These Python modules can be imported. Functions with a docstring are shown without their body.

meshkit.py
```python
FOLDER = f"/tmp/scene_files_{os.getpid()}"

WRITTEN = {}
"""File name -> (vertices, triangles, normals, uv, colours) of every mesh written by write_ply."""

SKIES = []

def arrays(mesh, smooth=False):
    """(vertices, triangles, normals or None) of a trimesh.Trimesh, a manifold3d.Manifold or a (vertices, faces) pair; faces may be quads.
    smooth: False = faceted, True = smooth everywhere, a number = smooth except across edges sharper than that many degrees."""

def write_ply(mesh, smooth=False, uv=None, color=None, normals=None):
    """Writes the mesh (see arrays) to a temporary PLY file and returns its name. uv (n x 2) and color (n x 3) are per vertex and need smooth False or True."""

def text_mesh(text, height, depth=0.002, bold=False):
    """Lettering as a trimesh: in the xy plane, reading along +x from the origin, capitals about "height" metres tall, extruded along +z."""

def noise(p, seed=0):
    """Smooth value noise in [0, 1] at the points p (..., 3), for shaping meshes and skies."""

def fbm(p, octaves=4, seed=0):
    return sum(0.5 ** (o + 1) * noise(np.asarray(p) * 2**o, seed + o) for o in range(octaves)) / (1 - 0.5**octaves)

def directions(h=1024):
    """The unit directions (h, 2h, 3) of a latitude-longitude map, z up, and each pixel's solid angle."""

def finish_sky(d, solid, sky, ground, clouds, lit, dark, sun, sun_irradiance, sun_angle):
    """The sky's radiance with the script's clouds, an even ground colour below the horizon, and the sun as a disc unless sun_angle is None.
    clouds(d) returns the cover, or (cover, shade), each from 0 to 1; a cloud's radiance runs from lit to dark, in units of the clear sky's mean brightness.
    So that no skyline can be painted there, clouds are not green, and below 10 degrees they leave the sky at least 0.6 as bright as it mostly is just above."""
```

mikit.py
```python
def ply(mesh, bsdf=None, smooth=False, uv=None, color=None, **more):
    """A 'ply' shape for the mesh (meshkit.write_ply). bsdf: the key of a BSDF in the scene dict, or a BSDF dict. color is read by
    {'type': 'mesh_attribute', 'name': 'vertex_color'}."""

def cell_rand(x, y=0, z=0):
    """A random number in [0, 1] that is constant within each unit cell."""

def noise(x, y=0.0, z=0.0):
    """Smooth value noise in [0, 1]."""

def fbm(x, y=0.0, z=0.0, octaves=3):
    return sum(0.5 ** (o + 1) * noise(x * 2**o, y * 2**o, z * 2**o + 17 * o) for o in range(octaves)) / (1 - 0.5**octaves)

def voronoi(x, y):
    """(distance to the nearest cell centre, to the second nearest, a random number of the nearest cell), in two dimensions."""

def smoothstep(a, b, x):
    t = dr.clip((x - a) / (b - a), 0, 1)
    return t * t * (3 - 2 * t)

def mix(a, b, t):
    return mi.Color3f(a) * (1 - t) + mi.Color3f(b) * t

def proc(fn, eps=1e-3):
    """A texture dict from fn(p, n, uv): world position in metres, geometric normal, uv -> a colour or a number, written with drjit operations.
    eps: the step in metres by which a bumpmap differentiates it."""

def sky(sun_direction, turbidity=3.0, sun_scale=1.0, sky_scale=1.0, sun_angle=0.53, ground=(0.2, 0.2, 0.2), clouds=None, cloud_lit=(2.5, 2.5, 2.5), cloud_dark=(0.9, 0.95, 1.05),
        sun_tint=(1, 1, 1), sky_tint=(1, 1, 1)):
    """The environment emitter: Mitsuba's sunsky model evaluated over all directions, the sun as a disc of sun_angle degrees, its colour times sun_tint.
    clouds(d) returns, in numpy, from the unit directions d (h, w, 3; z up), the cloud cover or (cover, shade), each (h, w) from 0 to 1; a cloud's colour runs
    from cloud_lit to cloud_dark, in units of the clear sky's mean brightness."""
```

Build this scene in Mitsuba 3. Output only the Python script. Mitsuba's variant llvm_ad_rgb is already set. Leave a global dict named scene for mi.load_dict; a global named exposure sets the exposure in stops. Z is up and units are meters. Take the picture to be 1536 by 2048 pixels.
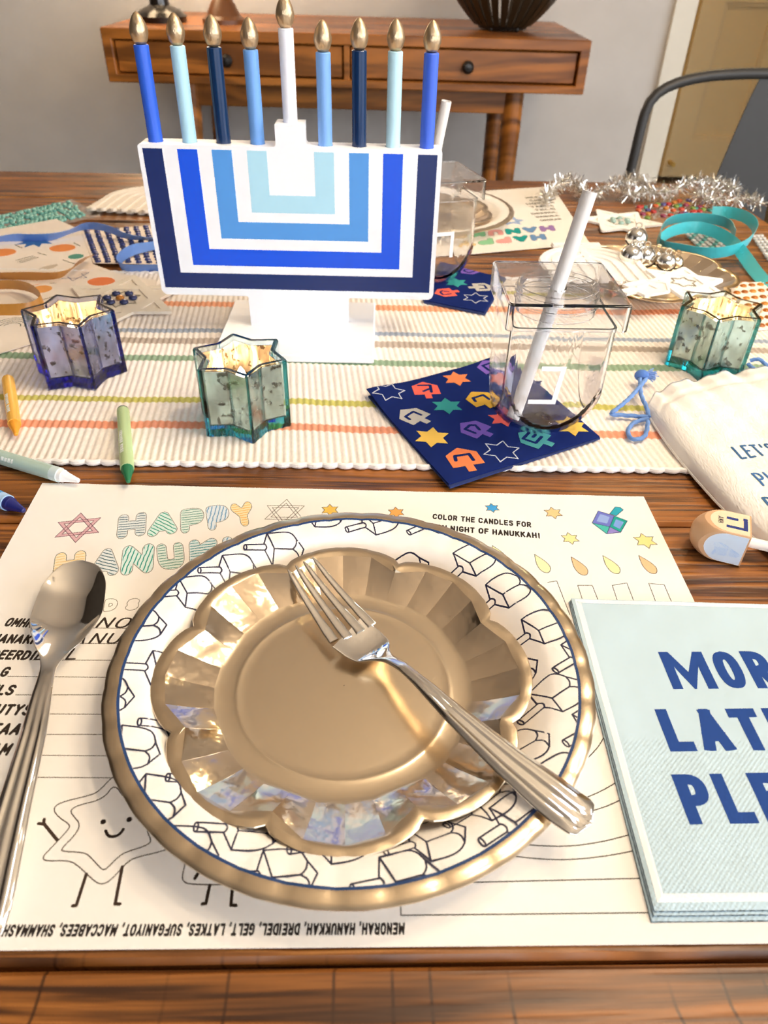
import math, random
import numpy as np, trimesh, shapely, manifold3d
from shapely.geometry import Polygon, LineString, Point, MultiPolygon, box as sbox
from shapely.ops import unary_union
from shapely import affinity
import drjit as dr, mitsuba as mi, mikit
from mikit import ply, proc, noise, fbm, voronoi, cell_rand, smoothstep, mix
T = mi.ScalarTransform4f
random.seed(7); RNG = np.random.default_rng(7)
PI = math.pi
ZT = 0.75                      # height of the table top above the floor
scene, labels = {}, {}

# ---------------------------------------------------------------- camera, sky, lamps, exposure
exposure = 0.48
CAM = np.array([0, 0, ZT + 0.3114])
scene['camera'] = {'type': 'thinlens', 'fov': 55.79, 'fov_axis': 'x', 'aperture_radius': 0.0010, 'focus_distance': 0.47,
    'near_clip': 0.02, 'far_clip': 60,
    'to_world': T().look_at(origin=CAM.tolist(), target=(CAM + [0, 0.7867, -0.6174]).tolist(), up=[-0.0274, 0.6171, 0.7864])}
scene['sky'] = mikit.sky([0.5, -0.6, 0.62], turbidity=4, sun_scale=0.0, sky_scale=35.0, ground=(0.25, 0.25, 0.25),
    clouds=lambda d: (np.ones(d.shape[:2]), 0.15 * np.ones(d.shape[:2])), cloud_lit=(1.0, 1.04, 1.1), cloud_dark=(0.8, 0.85, 0.9))
SKY_GAIN = 1.0
BULB = (58.0, 46.0, 32.0)   # radiance of the warm bulbs of the chandelier
HALL = (60.0, 45.0, 25.0)
SHADE = (7.0, 5.3, 3.4)         # glowing lamp shade on the console table
FLAME = (20.0, 12.5, 5.5)

# ---------------------------------------------------------------- helpers
def lin(h):
    h = h.lstrip('#'); c = np.array([int(h[i:i + 2], 16) for i in (0, 2, 4)]) / 255
    return np.where(c <= .04045, c / 12.92, ((c + .055) / 1.055) ** 2.4)
def C3(h): return mi.Color3f(*[float(x) for x in lin(h)])
def rgb(h): return {'type': 'rgb', 'value': (lin(h) if isinstance(h, str) else np.array(h, float)).tolist()}
VC = {'type': 'mesh_attribute', 'name': 'vertex_color'}
def mat(name, **k):
    scene[name] = {'type': 'twosided', 'b': {'type': 'principled', **k}}
def tmesh(m):
    if hasattr(m, 'to_mesh'):
        q = m.to_mesh(); return trimesh.Trimesh(q.vert_properties[:, :3], q.tri_verts, process=False)
    return m
def join(*ms): return trimesh.util.concatenate([tmesh(m) for m in ms])
def add(key, mesh, bsdf, col=None, smooth=30, z=ZT, uv=None, **more):
    """one entry of the scene; col: hex or (n,3) linear vertex colours; z lifts things that stand on the table"""
    mesh = tmesh(mesh).copy()
    if z: mesh.apply_translation([0, 0, z])
    if key in scene:
        k = 1
        while f'{key}_{k:03d}' in scene: k += 1
        key = f'{key}_{k:03d}'
    if col is not None and not isinstance(col, str) and np.ndim(col) == 2:
        scene[key] = ply(mesh, bsdf, smooth=bool(smooth), color=np.asarray(col), **more)
    elif col is not None:
        if smooth and smooth is not True:
            mesh = trimesh.graph.smooth_shade(mesh, angle=math.radians(smooth), facet_minarea=None)
        c = lin(col) if isinstance(col, str) else np.asarray(col, float)
        scene[key] = ply(mesh, bsdf, smooth=bool(smooth), color=np.tile(c, (len(mesh.vertices), 1)), **more)
    elif uv is not None:
        scene[key] = ply(mesh, bsdf, smooth=bool(smooth), uv=uv, **more)
    else:
        scene[key] = ply(mesh, bsdf, smooth=smooth, **more)
    return key
def tag(key, label=None, cat=None, group=None, kind=None):
    labels[key] = {k: v for k, v in dict(label=label, category=cat, group=group, kind=kind).items() if v}
    return key
def polys(g):
    if g.is_empty: return []
    return [p for p in getattr(g, 'geoms', [g]) if p.geom_type == 'Polygon' and p.area > 1e-10]
def ext(g, h, z=0.0):
    """extrude a shapely (multi)polygon"""
    out = []
    for p in polys(g):
        m = trimesh.creation.extrude_polygon(p, h, engine='earcut'); m.apply_translation([0, 0, z]); out.append(m)
    return trimesh.util.concatenate(out)
def P2(pts): return Polygon([p[:2] for p in pts])
def stroke(pts, w, closed=False, cap='round', joinst='round'):
    pts = [tuple(p[:2]) for p in pts]
    if closed: pts = pts + [pts[0]]
    return LineString(pts).buffer(w / 2, cap_style=cap, join_style=joinst, quad_segs=4)
def outline(g, w): return g.boundary.buffer(w / 2, quad_segs=3)
def chaikin(p, n=2, closed=False):
    p = np.array([q[:] for q in p], float)
    for _ in range(n):
        if closed:
            q = np.roll(p, -1, 0)
            p = np.stack([.75 * p + .25 * q, .25 * p + .75 * q], 1).reshape(-1, p.shape[1])
        else:
            a, b = p[:-1], p[1:]
            p = np.vstack([p[:1], np.stack([.75 * a + .25 * b, .25 * a + .75 * b], 1).reshape(-1, p.shape[1]), p[-1:]])
    return p
def star(c, R, rot=90, n=6, k=0.577):
    a = np.radians(rot) + np.arange(2 * n) * PI / n
    r = np.where(np.arange(2 * n) % 2 == 0, R, R * k)
    return Polygon(np.c_[c[0] + r * np.cos(a), c[1] + r * np.sin(a)])
def cbox(x0, x1, y0, y1, z0, z1, c=0.002):
    """box with chamfered edges"""
    c = min(c, (x1 - x0) / 2.01, (y1 - y0) / 2.01, (z1 - z0) / 2.01); v = []
    for sx in (0, 1):
        for sy in (0, 1):
            for sz in (0, 1):
                X, Y, Z = (x0, x1)[sx], (y0, y1)[sy], (z0, z1)[sz]
                dx, dy, dz = (c, -c)[sx], (c, -c)[sy], (c, -c)[sz]
                v += [(X, Y + dy, Z + dz), (X + dx, Y, Z + dz), (X + dx, Y + dy, Z)]
    return trimesh.convex.convex_hull(np.array(v))
def lathe(prof, n=48, center=(0, 0)):
    p = np.array(prof, float); m = len(p)
    a = np.arange(n) * 2 * PI / n
    v = np.stack([p[None, :, 0] * np.cos(a)[:, None], p[None, :, 0] * np.sin(a)[:, None], np.broadcast_to(p[None, :, 1], (n, m))], -1).reshape(-1, 3)
    f = []
    for i in range(n):
        j = (i + 1) % n
        for k in range(m - 1):
            a0, b0, a1, b1 = i * m + k, i * m + k + 1, j * m + k, j * m + k + 1
            f += [(a0, a1, b1), (a0, b1, b0)]
    t = trimesh.Trimesh(v, f, process=False); t.merge_vertices(); t.update_faces(t.nondegenerate_faces()); t.fix_normals()
    t.apply_translation([center[0], center[1], 0]); return t
def frames(p, up=(0, 0, 1)):
    p = np.asarray(p, float); t = np.gradient(p, axis=0); t /= np.linalg.norm(t, axis=1, keepdims=True) + 1e-12
    u = np.tile(np.asarray(up, float), (len(p), 1)); s = np.cross(t, u); l = np.linalg.norm(s, axis=1, keepdims=True)
    s = np.where(l > 1e-4, s / np.maximum(l, 1e-9), [1, 0, 0]); return t, s, np.cross(s, t)
def tube(p, r, n=10, up=(0, 0, 1), caps=True):
    p = np.asarray(p, float); r = np.broadcast_to(r, (len(p),)); t, s, nn = frames(p, up)
    a = np.arange(n) * 2 * PI / n
    v = (p[:, None] + r[:, None, None] * (np.cos(a)[None, :, None] * s[:, None] + np.sin(a)[None, :, None] * nn[:, None])).reshape(-1, 3)
    f = []
    for i in range(len(p) - 1):
        for j in range(n):
            k = (j + 1) % n; f += [(i * n + j, (i + 1) * n + j, (i + 1) * n + k), (i * n + j, (i + 1) * n + k, i * n + k)]
    if caps:
        v = np.vstack([v, p[:1], p[-1:]]); e = len(v)
        for j in range(n):
            k = (j + 1) % n; f += [(e - 2, j, k), (e - 1, (len(p) - 1) * n + k, (len(p) - 1) * n + j)]
    m = trimesh.Trimesh(v, f, process=False); m.fix_normals(); return m
def loft(rings):
    """closed solid through rings (m,k,3)"""
    R = np.asarray(rings, float); m, k = R.shape[:2]; v = R.reshape(-1, 3); f = []
    for i in range(m - 1):
        for j in range(k):
            q = (j + 1) % k; f += [(i * k + j, i * k + q, (i + 1) * k + q), (i * k + j, (i + 1) * k + q, (i + 1) * k + j)]
    v = np.vstack([v, R[0].mean(0)[None], R[-1].mean(0)[None]]); e = len(v)
    for j in range(k):
        q = (j + 1) % k; f += [(e - 2, q, j), (e - 1, (m - 1) * k + j, (m - 1) * k + q)]
    t = trimesh.Trimesh(v, f, process=False); t.fix_normals(); return t
def strip(p, w, th=0.0006, tilt=None):
    """flat ribbon of width w along 3-D path p; tilt: angle from flat (0) to standing on edge (90)"""
    p = np.asarray(p, float); t, s, n = frames(p); a = np.radians(np.broadcast_to(0 if tilt is None else tilt, (len(p),)))[:, None]
    d = s * np.cos(a) + n * np.sin(a); q = np.cross(d, t)
    R = np.stack([p - d * w / 2 - q * th / 2, p + d * w / 2 - q * th / 2, p + d * w / 2 + q * th / 2, p - d * w / 2 + q * th / 2], 1)
    return loft(R)
def resamp(p, n):
    p = np.asarray(p, float); d = np.r_[0, np.cumsum(np.linalg.norm(np.diff(p, axis=0), axis=1))]
    return np.stack([np.interp(np.linspace(0, d[-1], n), d, p[:, k]) for k in range(p.shape[1])], 1)
def curve(p, n=40, it=3): return resamp(chaikin(p, it), n)
def grid(X, Y, Z):
    h, w = X.shape; v = np.stack([X, Y, Z], -1).reshape(-1, 3); i = np.arange(h * w).reshape(h, w)
    f = np.vstack([np.stack([i[:-1, :-1], i[:-1, 1:], i[1:, 1:]], -1).reshape(-1, 3), np.stack([i[:-1, :-1], i[1:, 1:], i[1:, :-1]], -1).reshape(-1, 3)])
    return v, f
def M3(m): return manifold3d.Manifold(manifold3d.Mesh(np.asarray(m.vertices, np.float32), np.asarray(m.faces, np.uint32)))
def xtr(g, z0, z1):
    out = manifold3d.Manifold()
    for p in polys(g):
        p = shapely.geometry.polygon.orient(p)
        cs = manifold3d.CrossSection([np.array(p.exterior.coords)[:-1]] + [np.array(i.coords)[:-1] for i in p.interiors])
        out += cs.extrude(z1 - z0).translate([0, 0, z0])
    return out

# stroke letters, each a list of polylines in a 0.6 x 1 cell ('~' = rounded)
_G = {'A': '0,0 .3,1 .6,0|.10,.28 .50,.28', 'B': '0,0 0,1|~0,1 .4,1 .52,.85 .5,.62 .35,.53 0,.53|~0,.53 .4,.53 .58,.36 .56,.12 .38,0 0,0',
 'C': '~.58,.82 .45,1 .2,1 .02,.8 0,.5 .02,.2 .2,0 .45,0 .58,.18', 'D': '0,0 0,1|~0,1 .3,1 .54,.82 .6,.5 .54,.18 .3,0 0,0', 'E': '.5,1 0,1 0,0 .5,0|0,.52 .42,.52',
 'F': '.5,1 0,1 0,0|0,.52 .42,.52', 'G': '~.56,.84 .42,1 .18,1 .02,.8 0,.5 .02,.2 .2,0 .44,0 .57,.16 .57,.42|.57,.45 .34,.45', 'H': '0,0 0,1|.55,0 .55,1|0,.5 .55,.5',
 'I': '.1,0 .1,1', 'J': '~.45,1 .45,.25 .36,.02 .12,.0 0,.2', 'K': '0,0 0,1|.52,1 0,.42|.18,.6 .55,0', 'L': '0,1 0,0 .48,0', 'M': '0,0 .05,1 .35,.3 .65,1 .7,0', 'N': '0,0 0,1 .55,0 .55,1',
 'O': '~.3,1 .1,.96 0,.7 0,.3 .1,.04 .3,0 .5,.04 .6,.3 .6,.7 .5,.96 .3,1', 'P': '0,0 0,1|~0,1 .36,1 .54,.88 .54,.58 .36,.45 0,.45', 'Q': '~.3,1 .1,.96 0,.7 0,.3 .1,.04 .3,0 .5,.04 .6,.3 .6,.7 .5,.96 .3,1|.35,.25 .6,0',
 'R': '0,0 0,1|~0,1 .36,1 .54,.88 .54,.6 .36,.48 0,.48|.26,.48 .56,0', 'S': '~.52,.84 .4,1 .14,1 .02,.85 .04,.64 .28,.52 .52,.4 .55,.16 .42,0 .14,0 0,.16', 'T': '0,1 .56,1|.28,1 .28,0', 'U': '~0,1 0,.3 .08,.06 .28,0 .48,.06 .56,.3 .56,1',
 'V': '0,1 .28,0 .56,1', 'W': '0,1 .16,0 .36,.7 .56,0 .72,1', 'X': '0,0 .55,1|0,1 .55,0', 'Y': '0,1 .28,.5 .56,1|.28,.5 .28,0', 'Z': '0,1 .55,1 0,0 .55,0',
 ',': '.1,.08 .04,-.16', '!': '.1,1 .1,.34|.1,.06 .1,0', "'": '.1,1 .06,.76', '.': '.1,.05 .1,0'}
def glyph(ch):
    out = []
    for pl_ in _G[ch].split('|'):
        q = [tuple(float(v) for v in s.split(',')) for s in pl_.lstrip('~').split()]
        out.append(chaikin(q, 2) if pl_[0] == '~' else np.array(q))
    return out
def text(s, h, w, gap=0.3, squeeze=1.0, slant=0.0, cap='round', jn='round'):
    """lettering as a shapely shape: baseline on y=0 from x=0, capitals h tall, strokes w wide"""
    x, parts = 0.0, []
    for ch in s:
        if ch == ' ': x += .5 * h * squeeze; continue
        g = glyph(ch); wid = max(p[:, 0].max() for p in g)
        for p in g: parts.append(stroke(np.c_[x + (p[:, 0] * squeeze + p[:, 1] * slant) * h, p[:, 1] * h], w, cap=cap, joinst=jn))
        x += (wid * squeeze + gap) * h
    return unary_union(parts), x - gap * h
def block_text(s, H, w, gap=0.3, squeeze=1.0):
    x, parts, h = 0.0, [], H - w
    for ch in s:
        if ch == 'M':
            W = .98 * H
            parts.append(Polygon([(x, 0), (x, H), (x + w * .98, H), (x + W / 2, .44 * H), (x + W - w * .98, H), (x + W, H), (x + W, 0), (x + W - w, 0), (x + W - w, .60 * H), (x + W / 2 + .1 * w, 0), (x + W / 2 - .1 * w, 0), (x + w, .60 * H), (x + w, 0)]))
            x += W + gap * H; continue
        g = glyph(ch); wid = max(p[:, 0].max() for p in g)
        for p in g:
            q = np.c_[x + p[:, 0] * squeeze * h + w / 2, p[:, 1] * h + w / 2]
            if len(p) > 5: parts.append(stroke(q, w, cap='flat', joinst='mitre'))
            else: parts += [LineString(q[i:i + 2]).buffer(w / 2, cap_style='square') for i in range(len(q) - 1)]
        x += wid * squeeze * h + w + gap * H
    return unary_union(parts).intersection(sbox(-9, 0, 9, H)), x - gap * H
def place(g, o, ang=0.0, s=1.0): return affinity.translate(affinity.rotate(affinity.scale(g, s, s, origin=(0, 0)), ang, origin=(0, 0)), o[0], o[1])
def along(g, length, a, b):
    """put a text shape of that length with its baseline from point a to point b"""
    a, b = np.array(a[:2]), np.array(b[:2]); d = b - a; L = np.linalg.norm(d)
    g = affinity.scale(g, L / length, 1, origin=(0, 0))
    return place(g, a, math.degrees(math.atan2(d[1], d[0])))

# ---------------------------------------------------------------- materials
mat('matte', base_color=VC, roughness=0.75, specular=0.3)
mat('satin', base_color=VC, roughness=0.38, specular=0.5)
mat('gloss', base_color=VC, roughness=0.16, specular=0.5, clearcoat=0.4, clearcoat_gloss=0.95)
mat('fabric', base_color=VC, roughness=0.95, specular=0.1, sheen=0.3)
scene['paper'] = {'type': 'twosided', 'b': {'type': 'diffuse', 'reflectance': VC}}
mat('metal_paint', base_color=VC, metallic=0.85, roughness=0.36)
mat('foil', base_color=rgb((0.78, 0.66, 0.50)), metallic=1.0, roughness=0.13)
mat('foil_satin', base_color=rgb((0.80, 0.67, 0.50)), metallic=1.0, roughness=0.25)
mat('steel', base_color=rgb((0.88, 0.86, 0.82)), metallic=1.0, roughness=0.045)
mat('gold_rim_foil', base_color=rgb((0.68, 0.555, 0.40)), metallic=1.0, roughness=0.24)
mat('chair_metal', base_color=rgb((0.04, 0.039, 0.038)), metallic=0.2, roughness=0.45)
mat('chrome', base_color=rgb((0.85, 0.83, 0.78)), metallic=1.0, roughness=0.12)
mat('dark_metal', base_color=rgb((0.16, 0.16, 0.17)), metallic=0.9, roughness=0.32)

def wood_grain(u, v, fr=1.0):
    w = fbm(u * 3 * fr, v * 30 * fr, 0.0, octaves=3)
    a = fbm(u * 9 * fr + 3 * w, v * 160 * fr + w * 8, 3.0, octaves=3)
    b = fbm(u * 40 * fr, v * 700 * fr, 9.0, octaves=2)
    return w, a, b
def table_wood(p, n, uv):
    u, v = uv.x, uv.y
    w, a, b = wood_grain(u, v)
    fine = fbm(u * 14 + 2 * w, v * 420 + 6 * w, 5.0, octaves=3)
    c = mix(C3('#43250f'), C3('#9c6029'), smoothstep(.28, .72, a * .45 + fine * .55))
    c = mix(c, C3('#bb8446'), smoothstep(.58, .85, fine) * smoothstep(.4, .8, w) * .7)
    c = mix(c, C3('#28140a'), smoothstep(.56, .8, 1 - fine) * .55)
    # saw marks across the board at the near edge
    near = smoothstep(.118, .108, p.y)
    x = u * 46 + (noise(v * 90, u * 6) - .5) * .22; k = dr.floor(x); d = dr.abs(x - k - .2 - .6 * cell_rand(k, 3))
    saw = smoothstep(.045, .012, d) * smoothstep(.35, .6, noise(k * 7.3, v * 26, 2.0)) * near
    c = mix(c, C3('#2a1205'), saw * .8)
    knot = fbm(u * 2.2, v * 7, 11.0)
    return mix(c, C3('#4f2c13'), smoothstep(.55, .75, knot) * .35)
def table_bump(p, n, uv):
    w, a, b = wood_grain(uv.x, uv.y)
    fine = fbm(uv.x * 14 + 2 * w, uv.y * 420 + 6 * w, 5.0, octaves=3)
    return (fine * .8 + a * .4) * 0.0011
scene['table_wood'] = {'type': 'twosided', 'b': {'type': 'bumpmap', 'arbitrary': proc(table_bump, 6e-4), 'scale': 1.0,
    'bsdf': {'type': 'principled', 'base_color': proc(table_wood), 'roughness': 0.36, 'specular': 0.5}}}
def cabinet_wood(p, n, uv):
    w, a, b = wood_grain(p.x, p.z * .6 + p.y * .4, .6)
    c = mix(C3('#5f330e'), C3('#a86526'), smoothstep(.25, .8, a))
    return mix(c, C3('#a46f33'), smoothstep(.5, .9, w) * .4)
mat('cabinet_wood', base_color=proc(cabinet_wood), roughness=0.34, specular=0.5)
def wall_col(p, n, uv):
    return mix(C3('#cdc6be'), C3('#c0b9b1'), fbm(p.x * 9, p.y * 9, p.z * 9))
scene['wall_paint'] = {'type': 'twosided', 'b': {'type': 'diffuse', 'reflectance': proc(wall_col)}}
def runner_col(p, n, uv):
    y = uv.y + (noise(uv.x * 14) - .5) * .006 + (noise(uv.x * 60, uv.y * 20) - .5) * .0016
    c = mi.Color3f(C3('#f4ece4'))
    for y0, h, colr in STRIPES:
        t = smoothstep(y0 - h - .0012, y0 - h + .0012, y) * (1 - smoothstep(y0 + h - .0012, y0 + h + .0012, y))
        c = mix(c, C3(colr), t * .92)
    return c * (0.93 + .12 * noise(uv.x * 900, uv.y * 500))
STRIPES = [(.051, .0055, '#ec9a78'), (.0935, .0048, '#c3bf5e'), (.170, .006, '#86a688'), (.209, .0065, '#b3a69a'), (.232, .0045, '#9aa9bd'), (.300, .007, '#eda47c'),
           (.345, .005, '#c3bf5e')]
scene['runner_cloth'] = {'type': 'twosided', 'b': {'type': 'diffuse', 'reflectance': proc(runner_col)}}
def canvas_bump(p, n, uv): return (noise(p.x * 1400, p.y * 500, 1.0) + noise(p.x * 500, p.y * 1400, 2.0)) * 0.00025
scene['canvas'] = {'type': 'twosided', 'b': {'type': 'bumpmap', 'arbitrary': proc(canvas_bump, 3e-4), 'scale': 1.0, 'bsdf': {'type': 'diffuse', 'reflectance': rgb('#e9e7e4')}}}
def napkin_bump(p, n, uv):
    x, y = uv.x * 420, uv.y * 420
    fx, fy = x + y - dr.floor(x + y) - .5, x - y - dr.floor(x - y) - .5
    band = smoothstep(.086, .078, uv.y)
    return smoothstep(.16, .02, fx * fx + fy * fy) * band * .00022 + fbm(uv.x * 45, uv.y * 45, 0.0) * .0008
scene['napkin_tissue'] = {'type': 'twosided', 'b': {'type': 'bumpmap', 'arbitrary': proc(napkin_bump, 5e-4), 'scale': 1.0, 'bsdf': {'type': 'diffuse', 'reflectance': VC}}}
def foil_bump(p, n, uv): return fbm(p.x * 130, p.y * 130, p.z * 130, octaves=3) * .00035
scene['wall_foil'] = {'type': 'twosided', 'b': {'type': 'bumpmap', 'arbitrary': proc(foil_bump, 6e-4), 'scale': 1.0,
    'bsdf': {'type': 'principled', 'base_color': rgb((0.8, 0.66, 0.5)), 'metallic': 1.0, 'roughness': 0.12}}}
def flame_bump(p, n, uv): return fbm(p.x * 500, p.y * 500, p.z * 300, octaves=3) * .0005
scene['gold_paint'] = {'type': 'twosided', 'b': {'type': 'bumpmap', 'arbitrary': proc(flame_bump, 3e-4), 'scale': 1.0,
    'bsdf': {'type': 'principled', 'base_color': rgb((0.62, 0.46, 0.29)), 'metallic': 0.9, 'roughness': 0.38}}}
def mercury(p, n, uv):
    s = fbm(p.x * 260, p.y * 260, p.z * 200, octaves=3); big = fbm(p.x * 55, p.y * 55, p.z * 45)
    t = smoothstep(.60, .68, s + .22 * (big - .5))
    return mix(mix((.84, .80, .74), (.50, .45, .40), smoothstep(.3, .7, fbm(p.x * 90, p.y * 90, p.z * 40))), (.08, .055, .035), t * .9)
def mercury_bump(p, n, uv): return fbm(p.x * 200, p.y * 200, p.z * 60, octaves=2) * .0012
scene['mercury'] = {'type': 'twosided', 'b': {'type': 'bumpmap', 'arbitrary': proc(mercury_bump, 5e-4), 'scale': 1.0,
    'bsdf': {'type': 'principled', 'base_color': proc(mercury), 'metallic': 0.9, 'roughness': 0.3}}}
scene['acrylic'] = {'type': 'dielectric', 'int_ior': 1.49, 'ext_ior': 1.0, 'specular_transmittance': rgb((.985, .985, .99))}
scene['acrylic_thin'] = {'type': 'thindielectric', 'int_ior': 1.49}
scene['gem_glass'] = {'type': 'twosided', 'b': {'type': 'principled', 'base_color': VC, 'roughness': 0.06, 'specular': 0.9, 'clearcoat': 1.0, 'clearcoat_gloss': 0.98, 'metallic': 0.35}}
def tinted(name, s_):
    scene[name] = {'type': 'dielectric', 'int_ior': 1.5}
    GLASS_IN[name] = {'type': 'homogeneous', 'albedo': 0.0, 'scale': 110.0 if name == 'blue_glass' else 100.0, 'sigma_t': {'type': 'rgb', 'value': [q / 100 for q in s_]}}
GLASS_IN = {}
tinted('blue_glass', (88.0, 70.0, 3.0)); tinted('teal_glass', (62.0, 14.0, 12.0))

# ---------------------------------------------------------------- the room
def struct(key, mesh, bsdf, label=None, **k):
    key = add(key, mesh, bsdf, z=0, **k); labels[key] = {'kind': 'structure', **({'label': label} if label else {})}; return key
def bx(x0, x1, y0, y1, z0, z1): return cbox(x0, x1, y0, y1, z0, z1, 0.001)
scene['dark_paint'] = {'type': 'twosided', 'b': {'type': 'diffuse', 'reflectance': rgb('#4a443e')}}
WY = 2.50                       # back wall face
struct('floor', bx(-2.6, 3.2, -2.6, 5.2, -.1, 0), 'satin', 'dark brown wooden floor beyond the table', col='#3f3226')
CX0, CX1 = [(0.7764,0.2023),(0.8363,0.2036)]
CX0, CX1 = CX0[0], CX1[0]       # left casing of the opening
struct('wall_back', join(bx(-2.5, CX0 + .03, WY, WY + .12, 0, 2.6), bx(CX0 + .03, 2.1, WY, WY + .12, 2.1, 2.6), bx(2.1, 3.1, WY, WY + .12, 0, 2.6)), 'wall_paint', 'pale grey plastered wall behind the console table')
struct('wall_left', bx(-2.6, -2.5, -2.6, WY + .12, 0, 2.6), 'dark_paint', 'left room wall')
struct('wall_right', bx(3.1, 3.2, 1.2, 5.1, 0, 2.6), 'wall_paint', 'right room wall')
struct('wall_hall', bx(.2, 3.1, 4.66, 4.78, 0, 2.6), 'satin', 'beige wall at the end of the hall', col='#c9b48c')
struct('wall_hall_left', bx(.14, .26, WY + .12, 4.7, 0, 2.6), 'satin', 'hall side wall', col='#cbb68e')
struct('wall_front', join(bx(-2.6, -.3, -2.6, -2.5, 0, 2.6), bx(-.3, 3.2, -2.6, -2.5, 2.3, 2.6), bx(-.3, 3.2, -2.6, -2.5, 0, .35), bx(1.95, 2.05, -2.6, -2.5, .35, 2.3), bx(3.1, 3.2, -2.6, -2.5, .35, 2.3)), 'dark_paint', 'window wall behind the camera')
struct('ceiling', bx(-2.6, 3.2, -2.6, 5.2, 2.6, 2.7), 'matte', 'white ceiling', col='#efe9e0')
struct('trim_1', join(bx(CX0, CX1, WY - .018, WY, 0, 2.17), bx(CX0, 2.19, WY - .0175, WY, 2.1, 2.17), bx(2.1, 2.19, WY - .018, WY, 0, 2.1)), 'satin', 'white door casing to the right of the console table', col='#d6cdbb')
struct('trim_2', bx(CX1 - .012, CX1 + .008, WY, WY + .12, 0, 2.1), 'satin', 'white jamb of the opening', col='#d2c7b2')
struct('baseboard_back', bx(-2.5, CX0, WY - .014, WY, 0, .12), 'satin', 'white baseboard under the back wall', col='#e8e4dc')
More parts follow.
